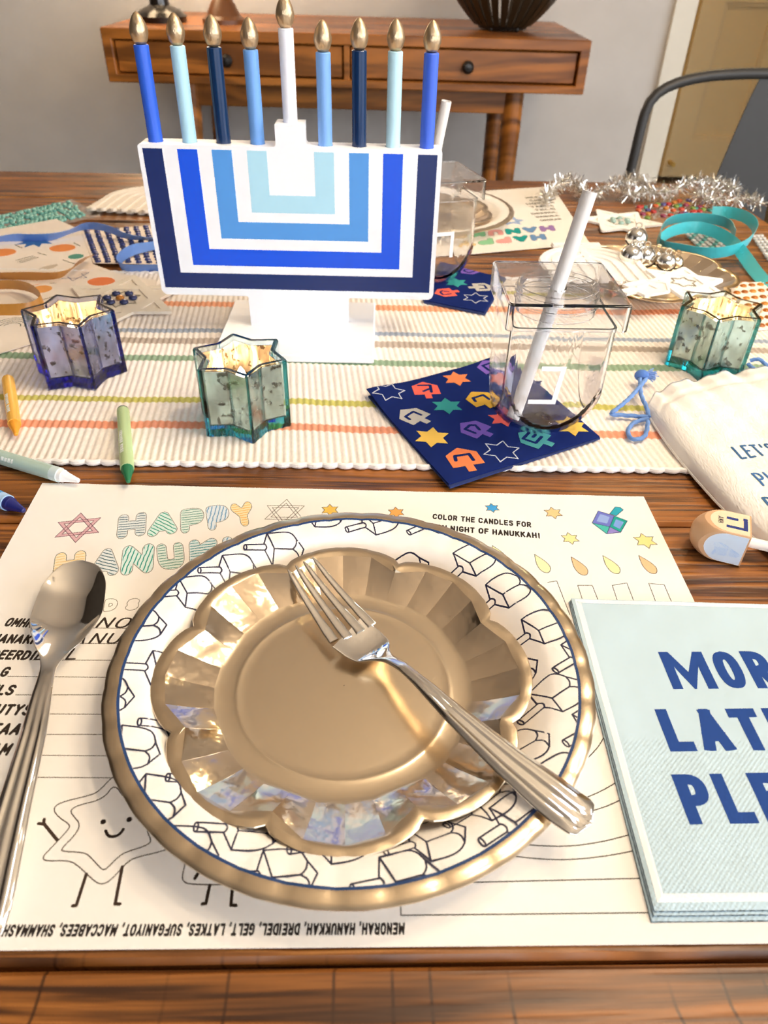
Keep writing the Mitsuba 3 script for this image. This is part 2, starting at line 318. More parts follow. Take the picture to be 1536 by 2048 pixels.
# the door at the end of the hall, with its recessed panels
DX0 = [(1.5455,0.1123)][0][0] + .02
def door_mesh():
    g = sbox(DX0, .02, DX0 + .86, 2.05)
    for (a, b, c, d) in ((.12, .22, .39, .86), (.47, .22, .74, .86), (.12, 1.0, .39, 1.9), (.47, 1.0, .74, 1.9)):
        g = g.difference(sbox(DX0 + a, b, DX0 + c, d))
    m = ext(g, .05); m.apply_transform(trimesh.transformations.rotation_matrix(PI / 2, [1, 0, 0])); m.apply_translation([0, 4.63, 0]); return m
struct('door_1', door_mesh(), 'satin', 'beige panelled door at the end of the hall', col='#d6bf90')
for (a, b, c, d) in ((.12, .22, .39, .86), (.47, .22, .74, .86), (.12, 1.0, .39, 1.9), (.47, 1.0, .74, 1.9)):
    fr = join(*[bx(DX0 + x0, DX0 + x1, 4.588, 4.60, z0, z1) for x0, x1, z0, z1 in ((a, a + .018, b, d), (c - .018, c, b, d), (a + .018, c - .018, b, b + .018), (a + .018, c - .018, d - .018, d))])
    add('door_1__panel', join(bx(DX0 + a, DX0 + c, 4.60, 4.625, b, d)), 'satin', col='#d2ba8a', z=0)
    add('door_1__panel_moulding', fr, 'satin', col='#cfb88c', z=0)
struct('trim_3', join(bx(DX0 - .09, DX0 - .005, 4.635, 4.66, 0, 2.12)), 'satin', 'beige casing of the hall door', col='#cdb78c')
# small spring doorstop near the floor of the hall
st = add('doorstop', tube([(DX0 + .03, 4.575, .10), (DX0 + .03, 4.50, .10)], .012), 'metal_paint', col='#d8b25a', z=0)
tag(st, 'small brass doorstop low on the hall door', 'doorstop')

# hall lamp and the chandelier over the table (both above the picture)
def bulb(key, c, r, rad, parent_z=True):
    scene[key] = {'type': 'sphere', 'center': list(map(float, c)), 'radius': r, 'emitter': {'type': 'area', 'radiance': {'type': 'rgb', 'value': list(rad)}}}
h = 'hall_lamp'; tag(h, 'round ceiling lamp in the hall by the panelled door', 'lamp')
add(h + '__mount', lathe([(.001, 2.6), (.07, 2.6), (.07, 2.57), (.02, 2.56), (.02, 2.50), (.001, 2.5)], center=(1.3, 3.6)), 'dark_metal', z=0)
bulb(h + '__bulb', (1.3, 3.6, 2.42), .085, HALL)
h = 'chandelier'; tag(h, 'chandelier with five warm globe bulbs hanging above the right half of the table', 'chandelier')
CC = np.array([.56, .50, 1.70])
add(h + '__stem', tube([(CC[0], CC[1], 2.6), (CC[0], CC[1], CC[2] - .02)], .011), 'dark_metal', z=0)
add(h + '__ceiling_plate', lathe([(.001, 2.6), (.07, 2.6), (.07, 2.58), (.001, 2.575)], center=CC[:2]), 'dark_metal', z=0)
for k in range(5):
    a = k * 2 * PI / 5 + .5; q = CC + [.26 * math.cos(a), .26 * math.sin(a), 0]
    add(h + '__arm', tube(curve([(CC[0], CC[1], CC[2]), (CC[0] + .13 * math.cos(a), CC[1] + .13 * math.sin(a), CC[2] - .06), tuple(q + [0, 0, .05])], 12), .008, 8), 'dark_metal', z=0)
    bulb(h + (f'__bulb_{k:03d}' if k else '__bulb'), q - [0, 0, .01], .05, BULB)

# ---------------------------------------------------------------- console table at the back wall
SY, SD = 1.95, .50
SX0, SX1, SZ1, SZ0 = -.672, .440, .1475, .040     # above the table top
t = tag('console_table', 'brown wooden console table with two drawers and tapered legs against the wall', 'console table')
B = .022
add(t + '__body', join(cbox(SX0, SX1, SY, SY + SD, SZ1 - B, SZ1), cbox(SX0, SX1, SY, SY + SD, SZ0, SZ0 + .017), cbox(SX0, SX0 + B, SY, SY + SD, SZ0, SZ1), cbox(SX1 - B, SX1, SY, SY + SD, SZ0, SZ1),
    cbox(SX0, SX1, SY + SD - .02, SY + SD, SZ0, SZ1), cbox(-.122, -.108, SY + .006, SY + SD, SZ0, SZ1)), 'cabinet_wood')
for x0, x1, kx in ((SX0 + B + .003, -.125, -.39), (-.105, SX1 - B - .003, .165)):
    d = add(t + '__drawer', cbox(x0, x1, SY + .012, SY + .03, SZ0 + .020, SZ1 - B - .003, .002), 'cabinet_wood')
    kn = lathe([(.0005, .03), (.008, .029), (.0135, .022), (.0135, .016), (.006, .011), (.0055, 0), (.0005, 0)], 20)
    kn.apply_transform(trimesh.transformations.rotation_matrix(PI / 2, [1, 0, 0])); kn.apply_translation([kx, SY + .0125, (SZ0 + SZ1) / 2 - .004])
    add(d + '__knob', kn, 'satin', col='#171310')
add(t + '__apron', join(cbox(SX0 + .16, SX1 - .16, SY + .07, SY + .09, SZ0 - .055, SZ0), cbox(SX0 + .16, SX1 - .16, SY + SD - .09, SY + SD - .07, SZ0 - .055, SZ0)), 'cabinet_wood')
for x, y, dx in ((SX0 + .17, SY + .08, -.05), (SX1 - .15, SY + .08, .0), (SX0 + .17, SY + SD - .08, -.05), (SX1 - .15, SY + SD - .08, .0)):
    add(t + '__leg', tube([(x + dx * k, y, SZ0 - k * (SZ0 + ZT)) for k in (0, .12, .5, 1)], [.024, .025, .021, .014], 16, up=(0, 1, 0)), 'cabinet_wood')
# things standing on it
def on_console(px, yy): return px, yy
a = [(-0.5766,0.1534)][0][0]
t = tag('table_lamp', 'black turned table lamp on the left end of the console table', 'lamp')
add(t + '__base', lathe([(.0005, 0), (.060, 0), (.062, .012), (.055, .018), (.048, .024), (.024, .034), (.019, .06), (.024, .1), (.02, .2), (.012, .3), (.0005, .3)], 40, (a, 2.13)), 'gloss', col='#15110e', z=ZT + SZ1)
sh = lathe([(.150, .27), (.152, .27), (.112, .50), (.110, .50), (.150, .27)], 40, (a, 2.13)); sh.apply_translation([0, 0, ZT + SZ1])
scene[t + '__shade'] = ply(sh, {'type': 'twosided', 'b': {'type': 'diffuse', 'reflectance': rgb((.75, .7, .6))}}, smooth=40, emitter={'type': 'area', 'radiance': {'type': 'rgb', 'value': list(SHADE)}})
add(t + '__shade_ring', join(tube([(a - .149, 2.13, .285), (a + .149, 2.13, .285)], .0025, 6), tube([(a, 2.13 - .149, .285), (a, 2.13 + .149, .285)], .0025, 6, up=(0, 0, 1))), 'dark_metal', z=ZT + SZ1)
a = [(-0.4238,0.1588)][0][0]
add('candlestick', lathe([(.0005, 0), (.052, 0), (.052, .009), (.041, .016), (.030, .038), (.018, .055), (.016, .1), (.022, .13), (.014, .2), (.0005, .2)], 40, (a, 2.13)), 'satin', col='#5d3514', z=ZT + SZ1)
tag('candlestick', 'brown turned wooden stand beside the black table lamp on the console table', 'candlestick')
b = tag('slatted_bowl', 'dark slatted bowl basket on the right end of the console table', 'bowl'); bc = ([(0.2588,0.158)][0][0], 2.15)
R0, HB = .15, .14
def bowl_r(z): return .052 + (R0 - .052) * math.sin(min(1, z / HB) * PI / 2) ** .9
add(b + '__base', lathe([(.0005, .004), (.058, .004), (.064, .014), (.058, .02), (.0005, .02)], 40, bc), 'satin', col='#120e0a', z=ZT + SZ1)
add(b + '__rim', tube([(bc[0] + R0 * math.cos(q), bc[1] + R0 * math.sin(q), HB) for q in np.linspace(0, 2 * PI, 49)], .006, 8), 'satin', col='#1a140d', z=ZT + SZ1)
zz = np.linspace(.012, HB, 12)
for k in range(30):
    q = k * 2 * PI / 30
    ring = []
    for z in zz:
        r = bowl_r(z); w = .3 * r * 2 * PI / 30 + .0012; c, s = math.cos(q), math.sin(q)
        o = np.array([bc[0] + r * c, bc[1] + r * s, z]); tt = np.array([-s, c, 0]) * w; nn = np.array([c, s, -.3]) * .0022
        ring.append([o - tt - nn, o + tt - nn, o + tt + nn, o - tt + nn])
    add(b + '__slat', loft(ring), 'satin', col='#2a1e10', z=ZT + SZ1)
for q in (2.2, 4.1, 5.3):
    s_ = trimesh.creation.icosphere(2, .006); s_.apply_translation([bc[0] + .055 * math.cos(q), bc[1] + .055 * math.sin(q), .0055]); add(b + '__foot', s_, 'satin', col='#120e0a', z=ZT + SZ1)

# ---------------------------------------------------------------- metal chair beyond the right end of the table
c = tag('metal_chair', 'gunmetal grey metal chair with a tube hoop back beyond the table', 'chair')
HY = 1.62
hp = [(0.4892,-0.0444),(0.4906,0.0188),(0.4924,0.0651),(0.5045,0.0912),(0.5382,0.1106),(0.5922,0.1235),(0.6575,0.1292),(0.7106,0.1304)]
hp = [(x, z) for x, z in hp]; xm = hp[-1][0] + .012
hoop = [(x, HY + .0, z) for x, z in hp] + [(2 * xm - x, HY, z) for x, z in hp[::-1]]
lo = [(hoop[0][0] - .004, HY + .02, hoop[0][2] - .30)] + hoop + [(hoop[-1][0] + .004, HY + .02, hoop[-1][2] - .30)]
add(c + '__back_hoop', tube(curve(lo, 70, 2), .0098, 12, up=(0, 1, 0)), 'chair_metal')
top = hp[-1][1]
sp = []
for k in np.linspace(0, 1, 10):
    z = top + .002 - k * .36; w = .022 + .055 * min(1, k * 1.1) ** .8 * 1.0
    sp.append([(xm - w, HY - .002 - .01 * k, z), (xm + w, HY - .002 - .01 * k, z), (xm + w, HY + .002 - .01 * k, z), (xm - w, HY + .002 - .01 * k, z)])
add(c + '__back_splat', loft(sp), 'chair_metal')
sw = .19
add(c + '__seat', cbox(xm - sw, xm + sw, HY - .02, HY + .36, -.31, -.295, .006), 'chair_metal')
for sx in (-1, 1):
    for y0, y1 in ((HY + .01, HY - .05), (HY + .34, HY + .38)):
        add(c + '__leg', tube([(xm + sx * (sw - .02), y0, -.30), (xm + sx * (sw + .03), y1, -ZT)], [.018, .012], 8, up=(0, 1, 0)), 'chair_metal')

# ---------------------------------------------------------------- the dining table
TROT = math.radians(2.0)
def trot(m):
    m.apply_transform(trimesh.transformations.rotation_matrix(TROT, [0, 0, 1])); return m
t = tag('dining_table', 'rustic brown plank dining table that carries the place setting', 'table')
TX0, TX1 = -1.25, .59
seams = [-.085, .1135, .249, .384, .519, .654, .789, .924, 1.045, 1.155, 1.245, 1.312]
for k in range(len(seams) - 1):
    y0, y1 = seams[k] + .0009, seams[k + 1] - .0009
    m = cbox(TX0, TX1, y0, y1, -.035, 0 - (.0012 if k % 3 == 1 else 0) - (.0008 if k == 0 else 0), .0022); m = m.subdivide_to_size(.3) if False else m
    uv = np.c_[m.vertices[:, 0] + k * 3.7, m.vertices[:, 1] - m.vertices[:, 2] + k * .31]
    trot(m); add(t + '__plank', m, 'table_wood', smooth=False, uv=uv)
add(t + '__apron', trot(join(cbox(TX0 + .1, TX1 - .1, .0, .03, -.13, -.0355), cbox(TX0 + .1, TX1 - .1, 1.2, 1.23, -.13, -.0355), cbox(TX0 + .1, TX0 + .13, .03, 1.2, -.13, -.0355), cbox(TX1 - .13, TX1 - .1, .03, 1.2, -.13, -.0355))), 'satin', col='#4a260f')
for x in (TX0 + .14, TX1 - .14):
    for y in (.06, 1.17):
        m = cbox(x - .04, x + .04, y - .04, y + .04, -ZT, -.0355, .004); add(t + '__leg', trot(m), 'satin', col='#4a260f')

# ---------------------------------------------------------------- striped table runner
RA = math.radians(1.35); RO = np.array((-0.0202,0.4509))
def runner_pt(u, v):           # u along, v across from the near edge
    return RO[0] + u * math.cos(RA) - v * math.sin(RA), RO[1] + u * math.sin(RA) + v * math.cos(RA)
RIB = .0056; RW = .385
nu = int(1.46 / RIB) * 8 + 1
U = np.linspace(-.92, .54, nu); V = np.linspace(0, RW, 64)
UU, VV = np.meshgrid(U, V)
slant = UU + .10 * (VV - .1)    # ribs run across the runner at a slight slant
Z = .0012 + .0013 * np.abs(np.sin(slant * PI / RIB)) ** .8 + .0006 * np.sin(VV * 60 + UU * 9)
edge = np.minimum(VV, RW - VV); vv = VV + (.0022 * np.abs(np.sin(slant * PI / (2 * RIB))) - .0022) * np.exp(-VV / .003)
X, Y = runner_pt(UU, vv)
v, f = grid(X, Y, np.maximum(Z, .0006))
rm = trimesh.Trimesh(v, f, process=False)
t = tag('table_runner', 'ribbed white cotton table runner with thin coloured stripes under the menorah', 'table runner')
add(t + '__cloth', rm, 'runner_cloth', smooth=True, uv=np.c_[UU.ravel(), VV.ravel()])
def hem(vbase, sgn):
    ms, u, k = [], -.92, 0
    q = np.arange(-.92, .54, .0028)
    ph = np.abs(np.sin((q - .008) * PI / (2.1 * RIB)))
    vq = vbase - sgn * (.0006 + .0026 * ph)
    x, y = runner_pt(q, vq)
    return tube(np.c_[x, y, .0022 + .0004 * ph], .0020 + .0004 * ph, 8)
for vb, sg in ((0, 1), (RW, -1)): add(t + '__hem', hem(vb, sg), 'fabric', col='#eeebe8')

# ---------------------------------------------------------------- menorah
MA = math.radians(.9); MO = np.array([-.1352, .6765])
def to_menorah(m):            # local: x along the panel, y depth (0 = front face), z up
    m = tmesh(m); m.apply_transform(trimesh.transformations.rotation_matrix(MA, [0, 0, 1])); m.apply_translation([MO[0], MO[1], 0]); return m
MC, MT = .0466, .024
def upright(g, depth, y0=0.0):  # extrude an (x,z) shape along +y from y0
    m = ext(g, depth); m.apply_transform(trimesh.transformations.rotation_matrix(PI / 2, [1, 0, 0])); m.apply_translation([0, y0 + depth, 0]); return m
def soft(g, r): return g.buffer(-r).buffer(2 * r, quad_segs=6).buffer(-r)
panel = sbox(MC - .1303, .0405, MC + .1303, .1722).buffer(-.006).buffer(.006, quad_segs=6)
panel = unary_union([panel, sbox(MC - .1303, .12, MC + .1303, .1722).buffer(-.0025).buffer(.0025, quad_segs=4)])
bump = sbox(MC - .0122, .16, MC + .0122, .1895)
body2d = unary_union([panel, bump, sbox(MC - .0478, .0105, MC + .0478, .06)])
body2d = body2d.buffer(.0022, quad_segs=4).buffer(-.0022, quad_segs=4)
t = tag('menorah', 'white wooden menorah with nested blue U-shaped stripes standing on the runner', 'menorah')
pm = MC
def bevelled(g, depth, b=.0012):
    """upright slab with a small bevel round its front and back faces"""
    rings = []
    return join(upright(g.buffer(-b, quad_segs=3), depth, 0), upright(g, depth - 2 * b, b))
pan = xtr(body2d, 0, MT).rotate([90, 0, 0]).translate([0, MT, 0])
for k in range(9):
    zt = .1895 if k == 4 else .1722
    pan -= manifold3d.Manifold.cylinder(.02, .0067, .0067, 28).translate([MC + (k - 4) * .0293, .0128, zt - .0078])
add(t + '__panel', to_menorah(pan), 'satin', col='#eceff5', smooth=25)
add(t + '__base', to_menorah(cbox(MC - .0745, MC + .0745, -.0625, .066, .0022, .0104, .0015)), 'satin', col='#eceef2')
for o, i, zo, zi, colr in ((.1262, .1095, .0476, .0621, '#0b2561'), (.0966, .0796, .0696, .0848, '#0b4fdc'), (.0672, .0503, .0947, .1096, '#4e93dd'), (.0372, .0203, .1182, .1331, '#a9d6ea')):
    g = sbox(MC - o, zo, MC + o, .1690).difference(sbox(MC - i, zi, MC + i, .2))
    add(t + '__stripe', to_menorah(upright(g, .0009, -.0003)), 'satin', col=colr, smooth=False)
flame_prof = [(.0003, 0), (.0042, .0004), (.0060, .0030), (.0073, .0075), (.0072, .0105), (.0060, .0148), (.0040, .0188), (.0018, .0212), (.0003, .0220)]
cl = [('#2c5fd6', 'royal blue candle with a gold wooden flame, leftmost in the menorah', .0705), ('#a9d5ea', 'pale blue candle with gold flame, second from the left in the menorah', .0705),
      ('#0c2d55', 'dark navy candle with gold flame, third from the left in the menorah', .0700), ('#6b9fe2', 'sky blue candle with gold flame just left of the tall white candle', .0690),
      ('#e9edf8', 'tall white candle with gold flame raised in the middle of the menorah', .0668), ('#76a6e6', 'sky blue candle with gold flame just right of the tall white candle', .0685),
      ('#0c2c55', 'dark navy candle with gold flame, third from the right in the menorah', .0705), ('#b6deee', 'pale blue candle with gold flame, second from the right in the menorah', .0705), ('#3a61d4', 'royal blue candle with a gold wooden flame, rightmost in the menorah', .0700)]
for k, (c, lab, hh) in enumerate(cl):
    z0 = (.1895 if k == 4 else .1722); cx, cy = MC + (k - 4) * .0293, .0128; dy = (-.0006, .0004)[k % 2]
    stick = lathe([(.0003, z0 - .0072), (.0061, z0 - .0072), (.0061, z0 + hh - .0006), (.0056, z0 + hh), (.0003, z0 + hh)], 28, (cx, cy))
    key = 'candle' if k == 0 else f'candle_{k:03d}'
    tag(key, lab, 'candle', 'candles in the menorah')
    add(key + '__stick', to_menorah(stick), 'gloss' if k in (2, 6) else 'satin', col=c)
    fl = lathe([(r, z + z0 + hh) for r, z in flame_prof], 28, (cx, cy)); fl.apply_translation([0, 0, 0])
    add(key + '__flame', to_menorah(fl), 'gold_paint', smooth=60)

# ---------------------------------------------------------------- star-shaped glass tealight holders
def star2(c, R, rot, k, rr): return star(c, R, rot, 6, k).buffer(-rr).buffer(2 * rr, quad_segs=5).buffer(-rr, quad_segs=5)
H = .0575
def holder(key, c, R, rot, glass, label, zb, flame_h=.036):
    tag(key, label, 'candle holder', 'star tealight holders')
    so = star2((0, 0), R * 1.02, rot, .70, .0022); si = so.buffer(-.0034, join_style='round', quad_segs=4)
    body = xtr(so, 0, H - .0012) + xtr(so.buffer(-.0007), 0, H)
    body -= xtr(si, .0085, H + .01)
    m = tmesh(body); m.apply_translation([c[0], c[1], zb]); add(key + '__glass', m, glass, smooth=28, interior=GLASS_IN[glass])
    l0, l1 = si.buffer(-.0009, quad_segs=4), si.buffer(-.0016, quad_segs=4)
    ln = xtr(l0.difference(l1), .0095, H - .0035) + xtr(l0, .0092, .0100)
    m = tmesh(ln); m.apply_translation([c[0], c[1], zb]); add(key + '__silver_lining', m, 'mercury', smooth=28)
    n = key.replace('tealight_holder', 'tealight')
    tag(n, {'tealight_holder': 'lit white tealight inside the blue star glass', 'tealight_holder_001': 'lit white tealight inside the teal star glass in front of the menorah', 'tealight_holder_002': 'lit white tealight inside the teal star glass behind the canvas bag'}[key], 'tealight', 'tealights in the star holders')
    zc = zb + .0103
    add(n + '__cup', lathe([(.0005, zc), (.0185, zc), (.0185, zc + .015), (.017, zc + .016), (.0005, zc + .0158)], 32, c), 'satin', col='#efe9dc')
    fm = lathe([(.0003, 0), (.0035, .0002), (.0052, .006), (.0046, .011), (.0025, .017), (.0003, .0205)], 16, c); fm.apply_translation([0, 0, ZT + zc + .0162])
    scene[n + '__flame'] = ply(fm, {'type': 'diffuse', 'reflectance': rgb((.8, .7, .5))}, smooth=True, emitter={'type': 'area', 'radiance': {'type': 'rgb', 'value': list(FLAME)}})
ZR = .0030
holder('tealight_holder', (-.2736, .5861), .0395, 3.7, 'blue_glass', 'cobalt blue star glass tealight holder at the left of the runner', ZR)
holder('tealight_holder_001', (-.1147, .5118), .0388, 47.7, 'teal_glass', 'teal star glass tealight holder in front of the menorah', ZR)
L_, F1, F2 = np.array((0.26,0.6318)), np.array((0.2812,0.5991)), np.array((0.3232,0.6064))
cR = L_ + F2 - F1; cR = (L_ + F2) / 2 + (cR - (L_ + F2) / 2) * (.0197 / np.linalg.norm(cR - (L_ + F2) / 2))
aR = math.degrees(math.atan2(*(F2 - cR)[::-1]))
holder('tealight_holder_002', tuple(cR), .0393, aR, 'teal_glass', 'teal star glass tealight holder behind the canvas bag on the right', ZR)

# ---------------------------------------------------------------- dreidel-shaped cups with lids and straws
def u_shape(w, zc, zb, z1, flat=.010):
    a = np.linspace(0, PI / 2, 22); r = []
    xs = flat + (w - flat) * np.sin(a) ** .92; zs = zb + (zc - zb) * (1 - np.cos(a))
    pts = [(x, z) for x, z in zip(xs, zs)] + [(w, z1)]
    return Polygon(pts + [(-x, z) for x, z in pts[::-1]])
def rsq(a, r): return sbox(-a, -a, a, a).buffer(-r).buffer(r, quad_segs=6)
def dreidel_solid(w, zc, zb, z1, flat, cr=.006):
    """square prism whose lower end is rounded off by a revolved curve, so that every face ends in a U"""
    a = np.linspace(0, PI / 2, 40); R = w * 1.43
    pts = [(0, zb)] + [(flat + (R - flat) * math.sin(q), zb + (zc - zb) * (1 - math.cos(q))) for q in a] + [(R, z1), (0, z1)]
    rev = manifold3d.CrossSection([np.array(pts)]).revolve(96)
    return xtr(rsq(w, cr), zb - .001, z1) ^ rev
def cup(key, c, yaw, label, letter, straw_a, straw_b, zb, front):
    tag(key, label, 'cup', 'dreidel shaped cups')
    A, ZTOP, LH, W = .0424, .1228, .0195, .0372
    def put(m):
        m = tmesh(m); m.apply_transform(trimesh.transformations.rotation_matrix(yaw, [0, 0, 1])); m.apply_translation([c[0], c[1], 0]); return m
    outer = dreidel_solid(W, .080, zb, .1035, .012, .0055)
    inner = dreidel_solid(W - .0019, .0800, zb + .0026, .12, .0100, .004)
    add(key + '__body', put(outer - inner), 'acrylic', smooth=35)
    lid = xtr(rsq(A, .004), ZTOP - LH, ZTOP - .0008) + xtr(rsq(A - .0008, .0036), ZTOP - LH, ZTOP)
    lid -= xtr(rsq(A - .0018, .003), ZTOP - LH - .01, ZTOP - .0022)
    lid -= xtr(Point(straw_a[0] - c[0], straw_a[1] - c[1]).buffer(.0068), 0, .2).rotate([0, 0, -math.degrees(yaw)])
    add(key + '__lid', put(lid), 'acrylic', smooth=35)
    col = manifold3d.Manifold.cylinder(.016, .0292, .0292, 64) - manifold3d.Manifold.cylinder(.02, .0276, .0276, 64).translate([0, 0, -.001])
    ring = manifold3d.Manifold.cylinder(.0016, .0305, .0305, 64) - manifold3d.Manifold.cylinder(.02, .0283, .0283, 64).translate([0, 0, -.001])
    nk = col.translate([0, 0, ZTOP - .0195])
    for zz_ in (.006, .011): nk += ring.translate([0, 0, ZTOP - .0195 + zz_])
    add(key + '__neck', put(nk), 'acrylic', smooth=35)
    sa, sb = np.array(straw_a), np.array(straw_b); d = (sb - sa) / np.linalg.norm(sb - sa); s0 = sa - d * (sa[2] - zb - .02) / d[2]
    n = 20; a_ = np.linspace(0, 2 * PI, n, endpoint=False); e1 = np.cross(d, [0, 1, 0]); e1 /= np.linalg.norm(e1); e2 = np.cross(d, e1)
    rings = [p + r * (np.cos(a_)[:, None] * e1 + np.sin(a_)[:, None] * e2) for p, r in ((s0, .0050), (sb, .0050), (sb, .0042), (s0, .0042), (s0, .0050))]
    v = np.vstack(rings); f = []
    for i in range(4):
        for j in range(n):
            q = (j + 1) % n; f += [(i * n + j, i * n + q, (i + 1) * n + q), (i * n + j, (i + 1) * n + q, (i + 1) * n + j)]
    st = trimesh.Trimesh(v, f); st.merge_vertices(); st.fix_normals()
    k2 = key.replace('dreidel_cup', 'drinking_straw')
    tag(k2, {'drinking_straw': 'frosted white straw standing in the front clear cup', 'drinking_straw_001': 'frosted white straw rising behind the rightmost candle'}[k2], 'straw', 'straws in the cups')
    add(k2, st, 'straw_plastic', col='#dedbd9', smooth=50)
    g = unary_union([stroke(p, .0035, cap='flat', joinst='mitre') for p in letter])
    m = upright(g, .0005, -W - .0007); add(key + '__letter', put(m), 'matte', col='#fbfbfb', smooth=False)
mat('straw_plastic', base_color=VC, roughness=0.35, specular=0.5)
s1 = [(0.1308,0.1845)][0]
cup('dreidel_cup', (.121, .5135), .037, 'clear plastic dreidel shaped cup standing on the front navy napkin', [[(-.012, .073), (.004, .073), (.001, .046), (-.018, .046)]],
    (.1179, .5019, .1228), (s1[0], .512, s1[1]), .0067, True)
s2 = [(0.0496,0.1919)][0]; s2b = [(0.0453,0.1345)][0]
cup('dreidel_cup_001', (.0435, .8222), .315, 'clear plastic dreidel shaped cup behind the right side of the menorah', [[(-.010, .070), (.010, .070), (.010, .045)]],
    (s2b[0] - .006, .803, .1228), (s2[0], .80, s2[1]), .0067, False)

# ---------------------------------------------------------------- navy napkins with dreidel prints
def nap_mesh(quad, th, z0, n=40, warp=.0012, seed=0, layers=1):
    q = np.array(quad); u, v = np.meshgrid(np.linspace(0, 1, n), np.linspace(0, 1, n))
    XY = (1 - u)[..., None] * (1 - v)[..., None] * q[0] + u[..., None] * (1 - v)[..., None] * q[1] + u[..., None] * v[..., None] * q[2] + (1 - u)[..., None] * v[..., None] * q[3]
    return XY, u, v
def soft_sheet(quad, z0, th, n=36, bow=0.0, curl=(), pillow=.0):
    """a soft folded sheet: top and bottom surface with a rounded edge"""
    XY, u, v = nap_mesh(quad, th, z0, n)
    w = .0008 * (noise_np(XY * 45.) - .5)
    top = z0 + th * (1 - pillow * np.exp(-np.minimum(np.minimum(u, 1 - u), np.minimum(v, 1 - v)) / .012)) + w
    for (uu, vv_, hgt, rad) in curl: top += hgt * np.exp(-((u - uu) ** 2 + (v - vv_) ** 2) / rad ** 2)
    bot = np.full_like(top, z0)
    for (uu, vv_, hgt, rad) in curl: bot = bot + hgt * np.exp(-((u - uu) ** 2 + (v - vv_) ** 2) / rad ** 2)
    va, fa = grid(XY[..., 0], XY[..., 1], top); vb, fb = grid(XY[..., 0], XY[..., 1], bot)
    i = np.arange(n * n).reshape(n, n); rim = np.r_[i[0, :-1], i[:-1, -1], i[-1, :0:-1], i[:0:-1, 0]]; nx = np.roll(rim, -1); N = n * n
    m = trimesh.Trimesh(np.vstack([va, vb]), np.vstack([fa, fb[:, ::-1] + N, np.stack([rim, rim + N, nx + N], 1), np.stack([rim, nx + N, nx], 1)]), process=False); m.fix_normals()
    return m, lambda x, y: None
def noise_np(p, seed=0):
    import meshkit
    p = np.asarray(p, float); return meshkit.fbm(np.concatenate([p, np.zeros(p.shape[:-1] + (1,))], -1), 3, seed)
def drape(g, zfun, t=.00015, size=.004):
    """flat print laid on a curved surface: thin pieces following zfun(x, y)"""
    ms = []
    for p in polys(g):
        m = trimesh.creation.extrude_polygon(p, t, engine='earcut')
        m = m.subdivide_to_size(size, max_iter=8); ms.append(m)
    m = trimesh.util.concatenate(ms); v = m.vertices.copy(); v[:, 2] += zfun(v[:, 0], v[:, 1]); m.vertices = v; return m
def nd(c, ang, s):
    """printed dreidel: body with a pointed nose and a handle; ang = direction of the handle"""
    g = unary_union([Polygon([(-.46, .0), (-.16, .44), (.40, .44), (.40, -.44), (-.16, -.44)]), sbox(.38, -.11, .66, .11)])
    return place(g, c, ang, s)
def nap_print(frame, items):
    o, ex, ey = frame
navy = '#1d2b66'
_let = {0: [[(-.2, .2), (.16, .2), (.16, -.1), (.02, -.2)], [(-.2, -.05), (-.05, -.15)]], 1: [[(-.1, .25), (.1, .2), (.1, -.2), (-.2, -.2)]], 2: [[(-.25, -.15), (.2, -.2), (.22, .2)], [(-.18, .1), (-.02, -.15)]], 3: [[(-.2, -.2), (-.2, .2), (.2, .2), (.2, -.2)], [(0, -.05), (0, -.2)]]}
def navy_napkin(key, quad, z0, th, label, dre, stars, curl):
    tag(key, label, 'napkin', 'navy napkins under the cups')
    m, _ = soft_sheet(quad, z0, th, curl=curl, pillow=.35)
    add(key + '__sheet', m, 'napkin_tissue', col=navy, smooth=True if False else 40)
    Pq = P2(quad).buffer(-.0012)
    from scipy.interpolate import LinearNDInterpolator
    top = m.vertices[:36 * 36]; it = LinearNDInterpolator(top[:, :2], top[:, 2], fill_value=z0 + th)
    zf = lambda x, y: it(x, y) + .0002
    low = add(key + '__layer', soft_sheet([tuple(np.array(p) + d) for p, d in zip(quad, ((.0015, -.0025), (.001, -.0022), (.001, .0), (.0, .0)))], z0 - .0018, .0017, pillow=.2)[0], 'napkin_tissue', col='#34406f')
    for c, a, s, colr, L in dre:
        s = s * 1.75
        g = nd(c, a, s).intersection(Pq)
        k = unary_union([stroke(p, .10) for p in _let[L]])
        k = place(k, c, a + 180, s)
        g = g.difference(k)
        if not g.is_empty: add(key + '__dreidel_print', drape(g, zf), 'paper', col=colr, smooth=False)
    for c, a, s, colr in stars:
        s = s * 1.15
        g = star(c, s, a).intersection(Pq) if colr != 'o' else outline(star(c, s, a), .0009).intersection(Pq)
        if not g.is_empty: add(key + '__star_print', drape(g, zf), 'paper', col='#cfd3e0' if colr == 'o' else colr, smooth=False)
